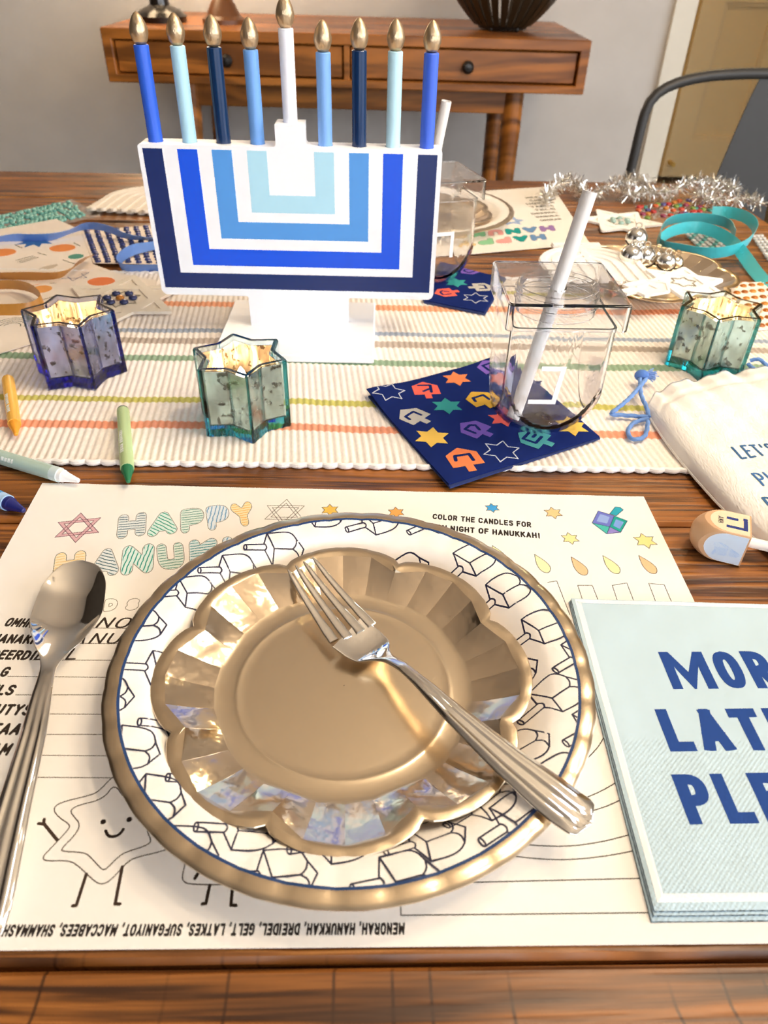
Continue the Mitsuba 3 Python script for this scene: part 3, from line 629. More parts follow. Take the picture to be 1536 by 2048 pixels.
navy_napkin('navy_napkin', [(-0.0179,0.5545),(0.046,0.4241),(0.1698,0.4942),(0.1108,0.6344)], .0050, .0016, 'navy paper napkin with colourful dreidel and star print under the front cup',
    [((0.0331,0.5637), -80, .0150, '#ec6a5c', 2), ((0.0207,0.5176), -38, .0150, '#bdbab4', 1), ((0.0793,0.5496), -58, .0155, '#e3b24a', 1), ((0.0693,0.4999), -35, .0150, '#7a5fb8', 0), ((0.1153,0.4882), -33, .0155, '#56a5a5', 3), ((0.0588,0.458), -72, .0165, '#ee8656', 1), ((0.0935,0.6076), -60, .015, '#7a5fb8', 0)],
    [((0.0013,0.5522), 80, .0128, 'o'), ((0.0888,0.4677), 80, .0130, 'o'), ((0.0615,0.5836), 100, .0115, '#ee8a5a'), ((0.0505,0.5346), 95, .0120, '#3f9c98'), ((0.0958,0.5167), 100, .0115, '#ef6a62'), ((0.0361,0.4849), 85, .0128, '#e6be5e'), ((0.1496,0.5063), 92, .0122, '#e6be5e')],
    [(0, 0, .004, .2), (0, 1, .003, .2)])
navy_napkin('navy_napkin_001', [(0.0357,0.7658),(0.1004,0.7376),(0.1341,0.8374),(0.0601,0.8854)], .0050, .0016, 'navy paper napkin with dreidel print under the rear cup behind the menorah',
    [((0.0605,0.7861), 20, .0150, '#ec6a5c', 0), ((0.092,0.8565), 45, .0150, '#7a5fb8', 0), ((0.1053,0.8056), 190, .0150, '#bdbab4', 1)],
    [((0.0752,0.817), 95, .0125, '#3f9c98'), ((0.0941,0.7728), 85, .0130, 'o'), ((0.1083,0.8935), 85, .0130, 'o')], [])

# ---------------------------------------------------------------- paper placemat with its print
PZ = .0005
pm_q = [(-0.2462,0.4191),(0.1874,0.4227),(0.1901,0.3195),(0.1915,0.1253),(-0.1751,0.113),(-0.2412,0.337)]
def ragged(a, b, n=40, amp=.0006):
    a, b = np.array(a), np.array(b); q = a + (b - a) * np.linspace(0, 1, n)[:, None]; q[1:-1, 1] += (RNG.random(n - 2) - .5) * amp; return [tuple(x) for x in q]
t = tag('placemat', 'white paper colouring placemat under the plates at the front of the table', 'placemat')
add(t + '__sheet', ext(P2(ragged(pm_q[0], pm_q[1]) + pm_q[2:]), PZ), 'paper', col='#f3efe9', smooth=False)
def pr(part, g, colr, z=PZ, th=.00012, root='placemat'):
    if not g.is_empty: return add(f'{root}__{part}', ext(g, th, z - .00002), 'paper', col=colr, smooth=False)
LW = .00055
ink = '#2b2624'
def quadmap(g, bl, br, tl):
    bl, br, tl = (np.array(q[:2]) for q in (bl, br, tl)); a, b = br - bl, tl - bl
    return affinity.affine_transform(g, [a[0], b[0], a[1], b[1], bl[0], bl[1]])
def bubble(ch):
    pts = glyph(ch); w = max(p[:, 0].max() for p in pts); t = .37
    g = unary_union([LineString(np.c_[p[:, 0] / w * (1 - t) + t / 2, p[:, 1] * (1 - t) + t / 2]).buffer(t / 2, quad_segs=8) for p in pts])
    return g.buffer(-.01).buffer(.02, quad_segs=6).buffer(-.01)
def hatch(g, ang, gap, w, seed):
    r = np.random.default_rng(seed); c = g.centroid; L = .04; out = []
    for k in np.arange(-L, L, gap):
        x = np.linspace(-L, L, 40); y = k + (r.random(40) - .5) * w * .9
        out.append(LineString(np.c_[x, y]).buffer(w / 2, quad_segs=1))
    return place(unary_union(out), (c.x, c.y), ang).intersection(g.buffer(-.0006))
bub = [('H', [(-0.1746,0.3593),(-0.1569,0.3642),(-0.1806,0.3844)], '#53717d', 10, '#dfe6e6'), ('A', [(-0.1554,0.3622),(-0.1368,0.3671),(-0.1604,0.3869)], '#2c9484', -32, '#d5ece5'), ('P', [(-0.1341,0.3667),(-0.1191,0.371),(-0.1405,0.3922)], '#5f9488', 14, '#dbe9e2'),
       ('P', [(-0.1166,0.3705),(-0.1021,0.3748),(-0.1241,0.3964)], '#6c98bd', 92, '#dde8f0'), ('Y', [(-0.0997,0.3744),(-0.0859,0.3787),(-0.1077,0.3999)], '#eeb868', 18, '#fae2b6'),
       ('H', [(-0.2016,0.319),(-0.1834,0.3229),(-0.2085,0.3441)], '#f0cf92', 15, '#f9e9c8'), ('A', [(-0.1808,0.3216),(-0.1634,0.3259),(-0.1859,0.3479)], '#55717f', -16, '#dfe6e9'), ('N', [(-0.1619,0.3251),(-0.1426,0.329),(-0.168,0.3526)], '#2f9488', 90, '#d9ece8'),
       ('U', [(-0.1395,0.3305),(-0.1231,0.3334),(-0.1474,0.3555)], '#5d9187', 14, '#dbe8e2'), ('K', [(-0.121,0.3354),(-0.1028,0.3389),(-0.1273,0.3603)], '#37899a', 14, '#d8e8ec'), ('K', [(-0.1003,0.339),(-0.0828,0.3426),(-0.1064,0.3643)], '#6c98bd', 92, '#dde8f0'), ('A', [(-0.0805,0.3417),(-0.0625,0.3453),(-0.0858,0.3677)], '#2c9484', -30, '#d5ece5'), ('H', [(-0.0599,0.3454),(-0.0416,0.3481),(-0.0644,0.3712)], '#eeb868', 18, '#fae2b6')]
for n, (ch, q, c, a, fc) in enumerate(bub):
    g = quadmap(bubble(ch), *q)
    pr('letter_fill', g, fc, PZ - .00004); pr('letter_hatching', hatch(g, a, .0026, .0007, n), c, PZ + .00002); pr('letter_outline', outline(g, .0004), '#7d7a72', PZ + .00004)
# star of David outlines
def david(c, R, rot, w, lw):
    out = []
    for k in (0, 60):
        tri = Polygon([(c[0] + R * math.cos(math.radians(rot + k + 120 * i)), c[1] + R * math.sin(math.radians(rot + k + 120 * i))) for i in range(3)])
        out += [outline(tri, lw), outline(tri.buffer(-w, join_style='mitre'), lw), ] ; out.append(tri.difference(tri.buffer(-w, join_style='mitre')))
    return out
d = david((-0.2034,0.3705), .0158, 103, .0024, .0004)
pr('star_fill', unary_union([d[2], d[5]]), '#d9b3b8', PZ - .00004); pr('star_outline', unary_union([d[0], d[1], d[3], d[4]]), '#6a3d50')
d = david((-0.0684,0.3926), .0150, 92, .0022, .0004); pr('star_outline', unary_union([d[0], d[1], d[3], d[4]]), '#6d685f')
for c, r, colr in (((-0.0376,0.3968), .0064, '#f0c060'), ((0.0084,0.396), .0060, '#f0a860'), ((0.0759,0.4041), .0052, '#4aa0dc'), ((0.1182,0.4003), .0066, '#f2c590'), ((0.125,0.373), .0062, '#f0dda0'), ((0.1751,0.3726), .0078, '#efdf98')):
    g = star(c, r, 95); pr('little_star_fill', g, colr, PZ - .00004); pr('little_star_outline', outline(g, .00045), '#6f6a60')
# instruction lines
for s, a, b in (('COLOR THE CANDLES FOR', (0.0339,0.3905), (0.1001,0.3841)), ('EACH NIGHT OF HANUKKAH!', (0.0287,0.3794), (0.1042,0.3727))):
    g, L = text(s, .0046, .00125, gap=.42, squeeze=1.0); pr('lettering', along(g, L, a, b), '#35302d')
# four flames and candles to colour in
for px_, colr in (((0.1029,0.3473), '#f0ecb8'), ((0.1264,0.3459), '#f4c096'), ((0.1474,0.3481), '#efe6b0'), ((0.1711,0.3491), '#f4c096'), ((0.0761,0.3549), '#f0ecb8')):
    g = Polygon(chaikin([(-.004, -.005), (-.0045, .001), (-.003, .009), (-.003, .009), (-.003, .009), (.002, .002), (.004, -.004), (.0015, -.009), (-.002, -.0085)], 2, True)); g = place(g, px_, 8)
    pr('flame_fill', g, colr, PZ - .00004); pr('flame_outline', outline(g, .0004), '#5f5a52')
for q in ([(0.103,0.3297),(0.1089,0.3313),(0.1117,0.3027)], [(0.1213,0.3278),(0.1304,0.3281),(0.1326,0.2955),(0.1226,0.2951)], [(0.1429,0.3286),(0.1526,0.3312),(0.1533,0.2962),(0.143,0.2959)], [(0.1663,0.3313),(0.1757,0.3304),(0.1762,0.2971),(0.1661,0.2967)]):
    pr('candle_outline', stroke(q, .0004, closed=len(q) == 4), '#5f5a52')
# coloured dreidel drawing
a_ = [(0.1481,0.3983),(0.1598,0.4005),(0.1663,0.4088),(0.1687,0.4009),(0.1674,0.393),(0.1599,0.3819),(0.1508,0.3804),(0.143,0.3887)]
A_, B_, C_, D_, E_, F_, G_ = [(0.1504,0.404),(0.1605,0.3988),(0.1545,0.3865),(0.1433,0.3903),(0.1683,0.3936),(0.1607,0.3809),(0.1508,0.3788)]
fills = [([D_, A_, B_, C_], '#6f78c8'), ([C_, B_, E_, F_], '#2f9f96'), ([D_, C_, G_], '#4fb7ae'), ([C_, F_, G_], '#8f86cc'), ([(0.1578,0.401),(0.1619,0.3989),(0.1685,0.406),(0.167,0.4088),(0.1636,0.4092)], '#38a5bb')]
for q, colr in fills:
    pr('dreidel_fill', P2(q), colr, PZ - .00004)
for q, colr in ((fills[0][0], '#90a8e0'), (fills[1][0], '#7a9ede')):
    pr('dreidel_fill', affinity.scale(P2(q), .6, .6), colr, PZ - .00001)
pr('dreidel_outline', unary_union([stroke(q, .0004, True) for q, _ in fills]), '#3a4a66', PZ + .00002)
# word scramble on the left
for s, a, b, h in (('OMHKAN', (-0.2144,0.2818), (-0.1919,0.2811), .0054), ('KUANAKHH', (-0.2213,0.2692), (-0.1873,0.2693), .0054), ('LDEERDI', (-0.2162,0.2579), (-0.19,0.2578), .0054), ('TELG', (-0.214,0.246), (-0.1989,0.2462), .0054), ('TAELS', (-0.2121,0.234), (-0.191,0.2344), .0054), ('NIAGOUTYS', (-0.216,0.2217), (-0.1773,0.2224), .0054), ('CABEEAA', (-0.211,0.2104), (-0.1781,0.2109), .0054), ('HSAMHAM', (-0.2093,0.199), (-0.1782,0.1994), .0054)):
    g, L = text(s, h, .0015, gap=.36, slant=.16); pr('lettering', along(g, L, a, b), '#3a322c')
for s, bl, br, tl in (('D', *[(-0.1625,0.2944),(-0.1551,0.2959),(-0.1643,0.3046)]), ('S', *[(-0.1501,0.2957),(-0.1429,0.2972),(-0.1511,0.3051)])):
    pr('letter_outline', outline(quadmap(bubble(s), bl, br, tl), .0004), '#8a857c')
for a, b in zip([(-0.1743,0.2814),(-0.1703,0.2699),(-0.189,0.2574),(-0.1974,0.2459),(-0.1883,0.2341),(-0.1697,0.2229),(-0.167,0.2109),(-0.1644,0.1993),(-0.1617,0.1877)], [(-0.1432,0.2822),(-0.1453,0.2705),(-0.1418,0.2588),(-0.1409,0.2471),(-0.1387,0.2358),(-0.135,0.2238),(-0.1301,0.2121),(-0.1252,0.2002),(-0.1205,0.1886)]):
    pr('ruled_line', stroke([a, b], .0004), '#6b6259')
for s, a, b, h in (('MENO', (-0.183,0.2819), (-0.1457,0.2828), .0072), ('HANU', (-0.1813,0.2695), (-0.1474,0.2708), .0072), ('DEL', (-0.1878,0.2578), (-0.1664,0.2589), .0072)):
    g, L = text(s, h, .0009, gap=.34, slant=.22); pr('handwriting', along(g, L, a, b), '#3b332e')
# smiling star figure
so = [(-0.124,0.1893),(-0.1282,0.1813),(-0.1315,0.1794),(-0.1439,0.1756),(-0.1458,0.1722),(-0.1417,0.1685),(-0.1354,0.1652),(-0.1353,0.1631),(-0.1402,0.154),(-0.1421,0.1504),(-0.14,0.1488),(-0.13,0.1495),(-0.1248,0.1468),(-0.116,0.1406),(-0.1128,0.1399),(-0.11,0.1416),(-0.1053,0.1497),(-0.1018,0.1517),(-0.0903,0.1549),(-0.0871,0.1576),(-0.0893,0.1621),(-0.096,0.1665),(-0.0933,0.1737),(-0.0934,0.1786),(-0.0973,0.1804),(-0.1111,0.1805),(-0.1153,0.1829),(-0.1211,0.1904)]
si_ = [(-0.122,0.1858),(-0.1247,0.1777),(-0.1355,0.1744),(-0.1378,0.1719),(-0.1358,0.1696),(-0.1308,0.1655),(-0.1317,0.1604),(-0.1353,0.1545),(-0.1346,0.1532),(-0.1248,0.1531),(-0.1215,0.151),(-0.1152,0.146),(-0.1135,0.1459),(-0.1095,0.1522),(-0.1065,0.154),(-0.0989,0.1569),(-0.0976,0.1591),(-0.1008,0.1631),(-0.1019,0.1687),(-0.1002,0.174),(-0.1079,0.1772),(-0.115,0.1779)]
for q in (so, si_): pr('figure_outline', stroke(chaikin(q, 2, True), .0005, True), '#4a4039')
for q in ((-0.1213,0.167), (-0.1101,0.1684)): pr('figure_eye', Point(q).buffer(.0012), '#2d2521')
pr('figure_smile', stroke(chaikin([(-0.1189,0.1629),(-0.117,0.1604),(-0.1141,0.1603),(-0.1121,0.1617),(-0.1114,0.1638)], 2), .0013), '#2d2521')
pr('figure_limb', unary_union([stroke(q, .0014) for q in ([(-0.1386,0.1582),(-0.1473,0.1655)], [(-0.1467,0.1651),(-0.1495,0.1654)], [(-0.1473,0.1655),(-0.1478,0.1674)], [(-0.121,0.1438),(-0.1208,0.1313),(-0.1222,0.1311)], [(-0.1069,0.1473),(-0.1053,0.1323),(-0.1034,0.1323)])]), '#43362c')
pr('figure_outline', stroke(chaikin([(-0.0806,0.1491),(-0.0808,0.1438),(-0.0794,0.1416),(-0.0757,0.1409),(-0.0642,0.141),(-0.0519,0.1419),(-0.0517,0.1478),(-0.0542,0.1563),(-0.0818,0.1556)], 2, True), .0005, True), '#4a4039')
pr('figure_limb', unary_union([stroke(q, .0014) for q in ([(-0.0684,0.1407),(-0.0685,0.1335),(-0.0699,0.1332)], [(-0.0587,0.1393),(-0.0582,0.1331),(-0.0561,0.133)], [(-0.0752,0.1434),(-0.0741,0.1461)])]), '#33291f')
# upside-down word list along the lower edge
g, L = text('MENORAH, HANUKKAH, DREIDEL, GELT, LATKES, SUFGANIYOT, MACCABEES, SHAMMASH, OIL', .0036, .0011, gap=.4, slant=.1)
pr('lettering', along(g, L, (0.0126,0.1277), (-0.1542,0.1226)), '#2f2a27')
# menorah arms and base lines at the lower right
arcs = [[(0.1024,0.2059),(0.1058,0.209),(0.1105,0.214),(0.1163,0.2229)], [(0.0922,0.183),(0.1033,0.1874),(0.1139,0.1934),(0.1245,0.2006)], [(0.0909,0.1762),(0.1045,0.1802),(0.1136,0.1844),(0.1242,0.1901)],
        [(0.0291,0.1725),(0.0443,0.1647),(0.0657,0.1617),(0.0837,0.1613),(0.0996,0.1638),(0.1134,0.1676),(0.131,0.173)], [(0.0287,0.1632),(0.0438,0.1586),(0.0589,0.1566),(0.0728,0.1555),(0.085,0.1556),(0.1004,0.1576),(0.1138,0.1604),(0.1309,0.1649)]]
pr('menorah_outline', unary_union([stroke(chaikin(q, 2), .0005) for q in arcs] + [stroke(q, .0005) for q in ([(0.0279,0.1453),(0.0376,0.1447),(0.1137,0.1485),(0.1263,0.149)], [(0.011,0.1412),(0.0114,0.1309),(0.1221,0.1349)])]), '#3d3a38')

# ---------------------------------------------------------------- large paper plate
BC = np.array([-.0146, .2494]); BZ = .0008
prof = np.array([(0, .0010), (.083, .0010), (.086, .0018), (.099, .0120), (.103, .0146), (.108, .0160), (.1168, .0172), (.1185, .0174), (.1210, .0173), (.1235, .0169), (.1246, .0162)])
def plate_z(x, y): return BZ + np.interp(np.hypot(x - BC[0], y - BC[1]), prof[:, 0], prof[:, 1])
NA = 216
def pleat_lathe(pf, th, c, z0, n=NA, every=6, depth=.0004, rmin=.10):
    a = np.arange(n) * 2 * PI / n
    def surf(dz):
        r, z = np.broadcast_to(pf[:, 0], (n, len(pf))).copy(), np.broadcast_to(pf[:, 1], (n, len(pf))).copy()
        notch = (np.arange(n) % every == 0)[:, None] * np.clip((r - rmin) / .012, 0, 1)
        tri = (np.abs((np.arange(n) % every) - every / 2) / (every / 2))[:, None] * np.clip((r - rmin) / .02, 0, 1)
        z = z - notch * depth - tri * depth * .8 + dz; r = r - tri * .0004 * np.clip((r - .115) / .008, 0, 1)
        return np.stack([c[0] + r * np.cos(a)[:, None], c[1] + r * np.sin(a)[:, None], z + z0], -1)
    R = np.concatenate([surf(0), surf(-th)[:, ::-1]], 1)   # (n, k, 3) closed profile
    k = R.shape[1]; v = R.reshape(-1, 3); f = []
    for i in range(n):
        j = (i + 1) % n
        for q in range(k):
            p = (q + 1) % k; f += [(i * k + q, j * k + q, j * k + p), (i * k + q, j * k + p, i * k + p)]
    t = trimesh.Trimesh(v, f, process=False); t.merge_vertices(); t.update_faces(t.nondegenerate_faces()); t.fix_normals(); return t
t = tag('dreidel_plate', 'large white paper plate with outlined dreidels, navy line and gold rim on the front placemat', 'plate')
fine = np.c_[np.r_[0, np.linspace(.083, .1172, 18)], np.interp(np.r_[0, np.linspace(.083, .1172, 18)], prof[:, 0], prof[:, 1])]
add(t + '__body', pleat_lathe(fine, .0006, BC, BZ), 'satin', col='#f3efea', smooth=24)
rr_ = np.r_[.1171, np.linspace(.1176, .1245, 7)]
goldp = np.c_[rr_, np.interp(rr_, prof[:, 0], prof[:, 1]) + .0002]
add(t + '__gold_rim', pleat_lathe(goldp, .0009, BC, BZ), 'gold_rim_foil', smooth=24)
navyp = np.c_[[.1158, .1165, .1172], np.interp([.1158, .1165, .1172], prof[:, 0], prof[:, 1]) + .00025]
add(t + '__navy_line', pleat_lathe(navyp, .0003, BC, BZ), 'satin', col='#143a6e', smooth=24)
def dreidel_lines(w):
    L = []
    def q(*p, n=0): L.append(chaikin(p, 2) if n else np.array(p))
    # stem with its round end
    q((-.50, .085), (-.04, .085)); q((-.50, -.085), (-.04, -.085)); q((-.04, .085), (.0, .03), (.0, -.03), (-.04, -.085), n=1)
    e = np.linspace(0, 2 * PI, 14); L.append(np.c_[-.50 + .035 * np.cos(e), .085 * np.sin(e)])
    q((.02, .44), (.18, -.03), (.12, -.40)); q((.02, .44), (-.06, .1)); q((-.04, -.1), (.12, -.40))
    q((.02, .44), (.48, .47), (.62, .40), (.70, .26), (.72, .22), n=1); q((.18, -.03), (.62, -.01)); q((.72, .22), (.71, .08), (.62, -.01), n=1)
    q((.72, .22), (.88, .0)); q((.88, .0), (.76, -.26)); q((.62, -.01), (.75, -.10), (.76, -.26), n=1); q((.12, -.40), (.46, -.42), (.66, -.36), (.76, -.26), n=1)
    return L
DL = dreidel_lines(0)
def plate_dreidel(s, n, w=.0008):
    s, n = np.array(s), np.array(n); d = n - s; L = np.linalg.norm(d) / 1.38; a = math.atan2(d[1], d[0]); R = np.array([[math.cos(a), -math.sin(a)], [math.sin(a), math.cos(a)]])
    return unary_union([stroke((p + [.50, 0]) @ R.T * L + s, w) for p in DL])
DS = [(-0.0846,0.3359),(-0.108,0.3138),(-0.1283,0.2918),(-0.147,0.2649),(-0.1318,0.2405),(-0.1506,0.2202),(-0.1138,0.2084),(-0.1303,0.195),(-0.0933,0.1802),(-0.1123,0.1704),(-0.0754,0.1569),(-0.09,0.1456),(-0.0518,0.1363),(-0.0084,0.1328),(0.0047,0.1499),(0.0446,0.1536),(0.0672,0.175),(0.0333,0.1654),(0.0883,0.2023),(0.0712,0.2216),(0.0912,0.2469),(0.076,0.272),(0.0614,0.3003),(0.0462,0.3257),(0.0161,0.3546),(-0.0233,0.3564),(0.0076,0.3259),(0.0542,0.2007),(0.054,0.2502),(-0.0626,0.3658),(-0.0312,0.1504)]
DN = [(-0.0502,0.3411),(-0.0748,0.3204),(-0.098,0.2999),(-0.1169,0.2715),(-0.1008,0.2432),(-0.1203,0.2227),(-0.0864,0.2129),(-0.1,0.1922),(-0.0667,0.1825),(-0.0822,0.1671),(-0.0434,0.1587),(-0.0635,0.1449),(-0.0227,0.1391),(0.0187,0.1394),(0.038,0.161),(0.0742,0.1731),(0.0995,0.1916),(0.0608,0.1828),(0.1189,0.2196),(0.1038,0.2405),(0.1265,0.2684),(0.1035,0.2815),(0.0863,0.3125),(0.0681,0.3385),(0.0452,0.3716),(0.0074,0.3689),(0.0285,0.3345),(0.0817,0.2084),(0.0838,0.2564),(-0.0254,0.3696),(-0.0011,0.1582)]
ann = Point(BC).buffer(.1157, quad_segs=40).difference(Point(BC).buffer(.076, quad_segs=20))
NOSE_FIXED = {3, 5, 7, 9, 11, 12, 17, 21, 22, 23, 26, 27, 28, 29, 30}     # the others are placed by the end of their stem
for k, (s, n) in enumerate(zip(DS, DN)):
    s, n = np.array(s), np.array(n); d = (n - s) / np.linalg.norm(n - s) * .0355
    s, n = (n - d, n) if k in NOSE_FIXED else (s, s + d)
    g = plate_dreidel(s, n).intersection(ann)
    if not g.is_empty: add(t + '__dreidel_print', drape(g, lambda x, y: plate_z(x, y) - .00005 * 0 + .00004 - np.clip((np.hypot(x - BC[0], y - BC[1]) - .10) / .02, 0, 1) * .0001, .00012, .004), 'satin', col='#171a38', smooth=False)

# ---------------------------------------------------------------- small scalloped gold plates
def gold_plate(key, c, z0, rot, label, seed=3):
    tag(key, label, 'plate', 'scalloped gold paper plates'); r = np.random.default_rng(seed)
    NL, NF, NS = 8, 4, 5; n = NL * NF * NS; th_ = math.radians(rot) + np.arange(n) * 2 * PI / n
    tl = (np.arange(n) % (NF * NS)) / (NF * NS); lob = np.sin(PI * tl) ** .62
    jr, jz = r.normal(0, .00045, NL * NF), r.normal(0, .0004, NL * NF)
    def lin_between(val):            # straight chords between the creases
        k = np.arange(n) // NS; f_ = (np.arange(n) % NS) / NS; a0, a1 = val[k % (NL * NF)], val[(k + 1) % (NL * NF)]; return a0 + (a1 - a0) * f_[:, None]
    ki = np.arange(NL * NF) * NS
    cr = (np.arange(n) % NS == 0)
    def P(rad, z): return np.stack([c[0] + rad * np.cos(th_), c[1] + rad * np.sin(th_), np.broadcast_to(z, (n,)) + z0], 1)
    r_in, r_top, r_out = .0662 + .0014 * lob, .0818 + .0098 * lob, .0888 + .0090 * lob
    inner = lin_between(P(r_in + np.repeat(jr, NS)[:n] * .3, .0016)[ki]); top = lin_between(P(r_top + np.repeat(jr, NS)[:n], .0118 + np.repeat(jz, NS)[:n])[ki])
    mid = .5 * (inner + top); mid[:, 2] -= .0006
    rings_c = [P(0 * th_ + q, z) for q, z in ((.0003, .0005), (.050, .0005), (.0535, .0005), (.0548, .0010), (.0565, .0010), (.0578, .0005), (.0640, .0006))] + [inner]
    rim = [top, P(r_top + .0010, .0125 - .00025 * cr), P(r_top * .5 + r_out * .5, .0128 - .00035 * cr), P(r_out - .0004, .0125 - .00035 * cr), P(r_out, .0121 - .0003 * cr)]
    def shell(rings, th=.0005):
        R = np.stack(rings, 1); lo = R[:, ::-1].copy(); lo[..., 2] -= th; R = np.concatenate([R, lo], 1); k = R.shape[1]; f = []
        for i in range(n):
            j = (i + 1) % n
            for q in range(k):
                p = (q + 1) % k; f += [(i * k + q, j * k + q, j * k + p), (i * k + q, j * k + p, i * k + p)]
        m = trimesh.Trimesh(R.reshape(-1, 3), f, process=False); m.merge_vertices(); m.update_faces(m.nondegenerate_faces()); m.fix_normals(); return m
    add(key + '__well', shell(rings_c), 'foil_satin', smooth=30)
    # every fluted panel of the wall is a piece of its own
    W_ = [inner, inner + (top - inner) * .33 - [0, 0, .0007], inner + (top - inner) * .66 - [0, 0, .0006], top]
    for k in range(NL * NF):
        ix = [(k * NS + q) % n for q in range(NS + 1)]
        R = np.stack([w[ix] for w in W_], 1); R = R.copy(); R[[0, -1], :, 2] -= .00012     # (6,4,3)
        lo = R[:, ::-1].copy(); lo[..., 2] -= .0005
        add(key + '__flute', loft(np.concatenate([R, lo], 1)), 'wall_foil', smooth=35)
    add(key + '__rim', shell(rim), 'gold_rim_foil', smooth=14)
gold_plate('gold_plate', (-.0186, .2440), .0024, 26.3, 'scalloped gold foil plate on top of the large dreidel plate')

# ---------------------------------------------------------------- fork and spoon
def utensil(path, hw, cup_, thick, ridge=0.0, n=14, up=(0, 0, 1), rib=None):
    """lofted cutlery: path (m,3), half widths, depth of the hollow, thickness; ridge raises the edges of the handle"""
    p = np.asarray(path, float); t_, s, nn = frames(p, up); b = np.cos(np.linspace(PI, 0, n)); R = []
    for i in range(len(p)):
        zt = -cup_[i] * (1 - b ** 2) + (rib[i] if rib is not None else 0) * (np.exp(-((np.abs(b) - .62) / .2) ** 2) + .7 * np.exp(-(b / .2) ** 2) - .35)
        e = np.sqrt(np.maximum(0, 1 - b ** 2)); top = p[i] + np.outer(b * hw[i], s[i]) + np.outer(zt + thick[i] * .5 * e ** .6, nn[i]); bot = p[i] + np.outer(b * hw[i], s[i]) + np.outer(zt * .9 - thick[i] * .5 * e ** .6, nn[i])
        R.append(np.vstack([top, bot[::-1][1:-1]]))
    return loft(R)
def spl(x, xs, ys): 
    from scipy.interpolate import PchipInterpolator
    return PchipInterpolator(xs, ys)(x)
t = tag('fork', 'silver coloured fork lying across the gold plate', 'fork')
F = np.array([(-0.0186,0.2736,0.0118),(-0.0106,0.2684,0.0098),(-0.0039,0.263,0.0094),(0.0037,0.2544,0.014),(0.0119,0.2433,0.02),(0.0226,0.229,0.0232),(0.0352,0.2135,0.024),(0.0473,0.2011,0.0232),(0.0598,0.1885,0.0224),(0.0717,0.1774,0.0218),(0.0812,0.1685,0.0214),(0.0878,0.163,0.0214),(0.0908,0.1608,0.0212)])
F = np.array([[a[0], a[1], a[2]] for a in F])
fp = resamp(F, 60); x = np.linspace(0, 1, 60); d = np.r_[0, np.cumsum(np.linalg.norm(np.diff(F, axis=0), axis=1))]; d /= d[-1]
hw = spl(x, [0, .05, .115, .165, .21, .30, .45, .6, .75, .9, .965, .99, 1], [.0133, .0133, .0115, .0054, .0031, .0031, .0047, .0066, .0086, .0103, .0101, .0080, .0015])
cupd = spl(x, [0, .1, .18, .24, 1], [.0012, .0016, .0006, 0, 0]); th = spl(x, [0, .12, .2, .5, .9, 1], [.0014, .0018, .0030, .0028, .0030, .0020]); rib = spl(x, [0, .3, .5, .93, .97, 1], [0, 0, .0009, .0013, .0003, 0])
add(t + '__handle', utensil(fp, hw, cupd, th, rib=rib, n=22), 'steel', smooth=40)
tine_r = [(-0.0287,0.2724),(-0.0215,0.2753),(-0.0148,0.28),(-0.0088,0.2848)]; tine_t = [(-0.055,0.3109),(-0.0511,0.3149),(-0.0468,0.3186),(-0.0418,0.3224)]
for a, b in zip(tine_r, tine_t):
    a, b = np.array([*a, .0115]), np.array([*b, .0225]); back = (a - b) * [1, 1, 0]; back /= np.linalg.norm(back)
    q = np.array([a + back * .006 - [0, 0, .0006], a, a + (b - a) * .25 - [0, 0, .0012], a + (b - a) * .5 - [0, 0, .0015], a + (b - a) * .75 - [0, 0, .0010], a + (b - a) * .93, b])
    q = resamp(q, 18); w = spl(np.linspace(0, 1, 18), [0, .15, .3, .7, .93, 1], [.0028, .0028, .0023, .0018, .0012, .0004])
    add(t + '__tine', utensil(q, w, 0 * w, np.minimum(.0018, w * 1.3), n=10), 'steel', smooth=45)
t = tag('spoon', 'silver coloured spoon lying on the left side of the placemat', 'spoon')
S = np.array([[*a[:2], a[2]] for a in [(-0.1834,0.3247,0.0128),(-0.1833,0.3213,0.0122),(-0.1811,0.3043,0.01),(-0.1775,0.283,0.0092),(-0.1746,0.2641,0.0096),(-0.173,0.2519,0.0108),(-0.1716,0.243,0.0122),(-0.1682,0.2277,0.0135),(-0.1631,0.202,0.013),(-0.1604,0.18,0.0108),(-0.158,0.1581,0.008),(-0.1557,0.1419,0.0064),(-0.1527,0.1249,0.005),(-0.1508,0.1141,0.0048)]])
sp_ = resamp(S, 80); x = np.linspace(0, 1, 80)
ds = np.r_[0, np.cumsum(np.linalg.norm(np.diff(S, axis=0), axis=1))]; ds /= ds[-1]
bx_ = ds[5]          # end of the bowl
hw = spl(x, [0, .006, .03, bx_ * .28, bx_ * .55, bx_ * .85, bx_ * 1.02, bx_ * 1.15, .5, .72, .9, .985, 1], [.002, .0072, .0130, .0186, .0196, .0128, .0062, .0040, .0052, .0072, .0088, .0076, .002])
cd = spl(x, [0, .02, bx_ * .3, bx_ * .6, bx_ * .9, bx_ * 1.1, 1], [.0004, .002, .0066, .0066, .0028, .0002, 0]); th = spl(x, [0, bx_, bx_ * 1.2, .5, 1], [.0011, .0014, .0030, .0030, .0022]); rib = spl(x, [0, .42, .6, .95, 1], [0, 0, .0008, .001, 0])
add(t + '__bowl', utensil(sp_[:int(bx_ * 80) + 4], hw[:int(bx_ * 80) + 4], cd, th, n=30), 'steel', smooth=50)
add(t + '__handle', utensil(sp_[int(bx_ * 80) + 2:], hw[int(bx_ * 80) + 2:], cd[int(bx_ * 80) + 2:], th[int(bx_ * 80) + 2:], rib=rib[int(bx_ * 80) + 2:], n=26), 'steel', smooth=50)

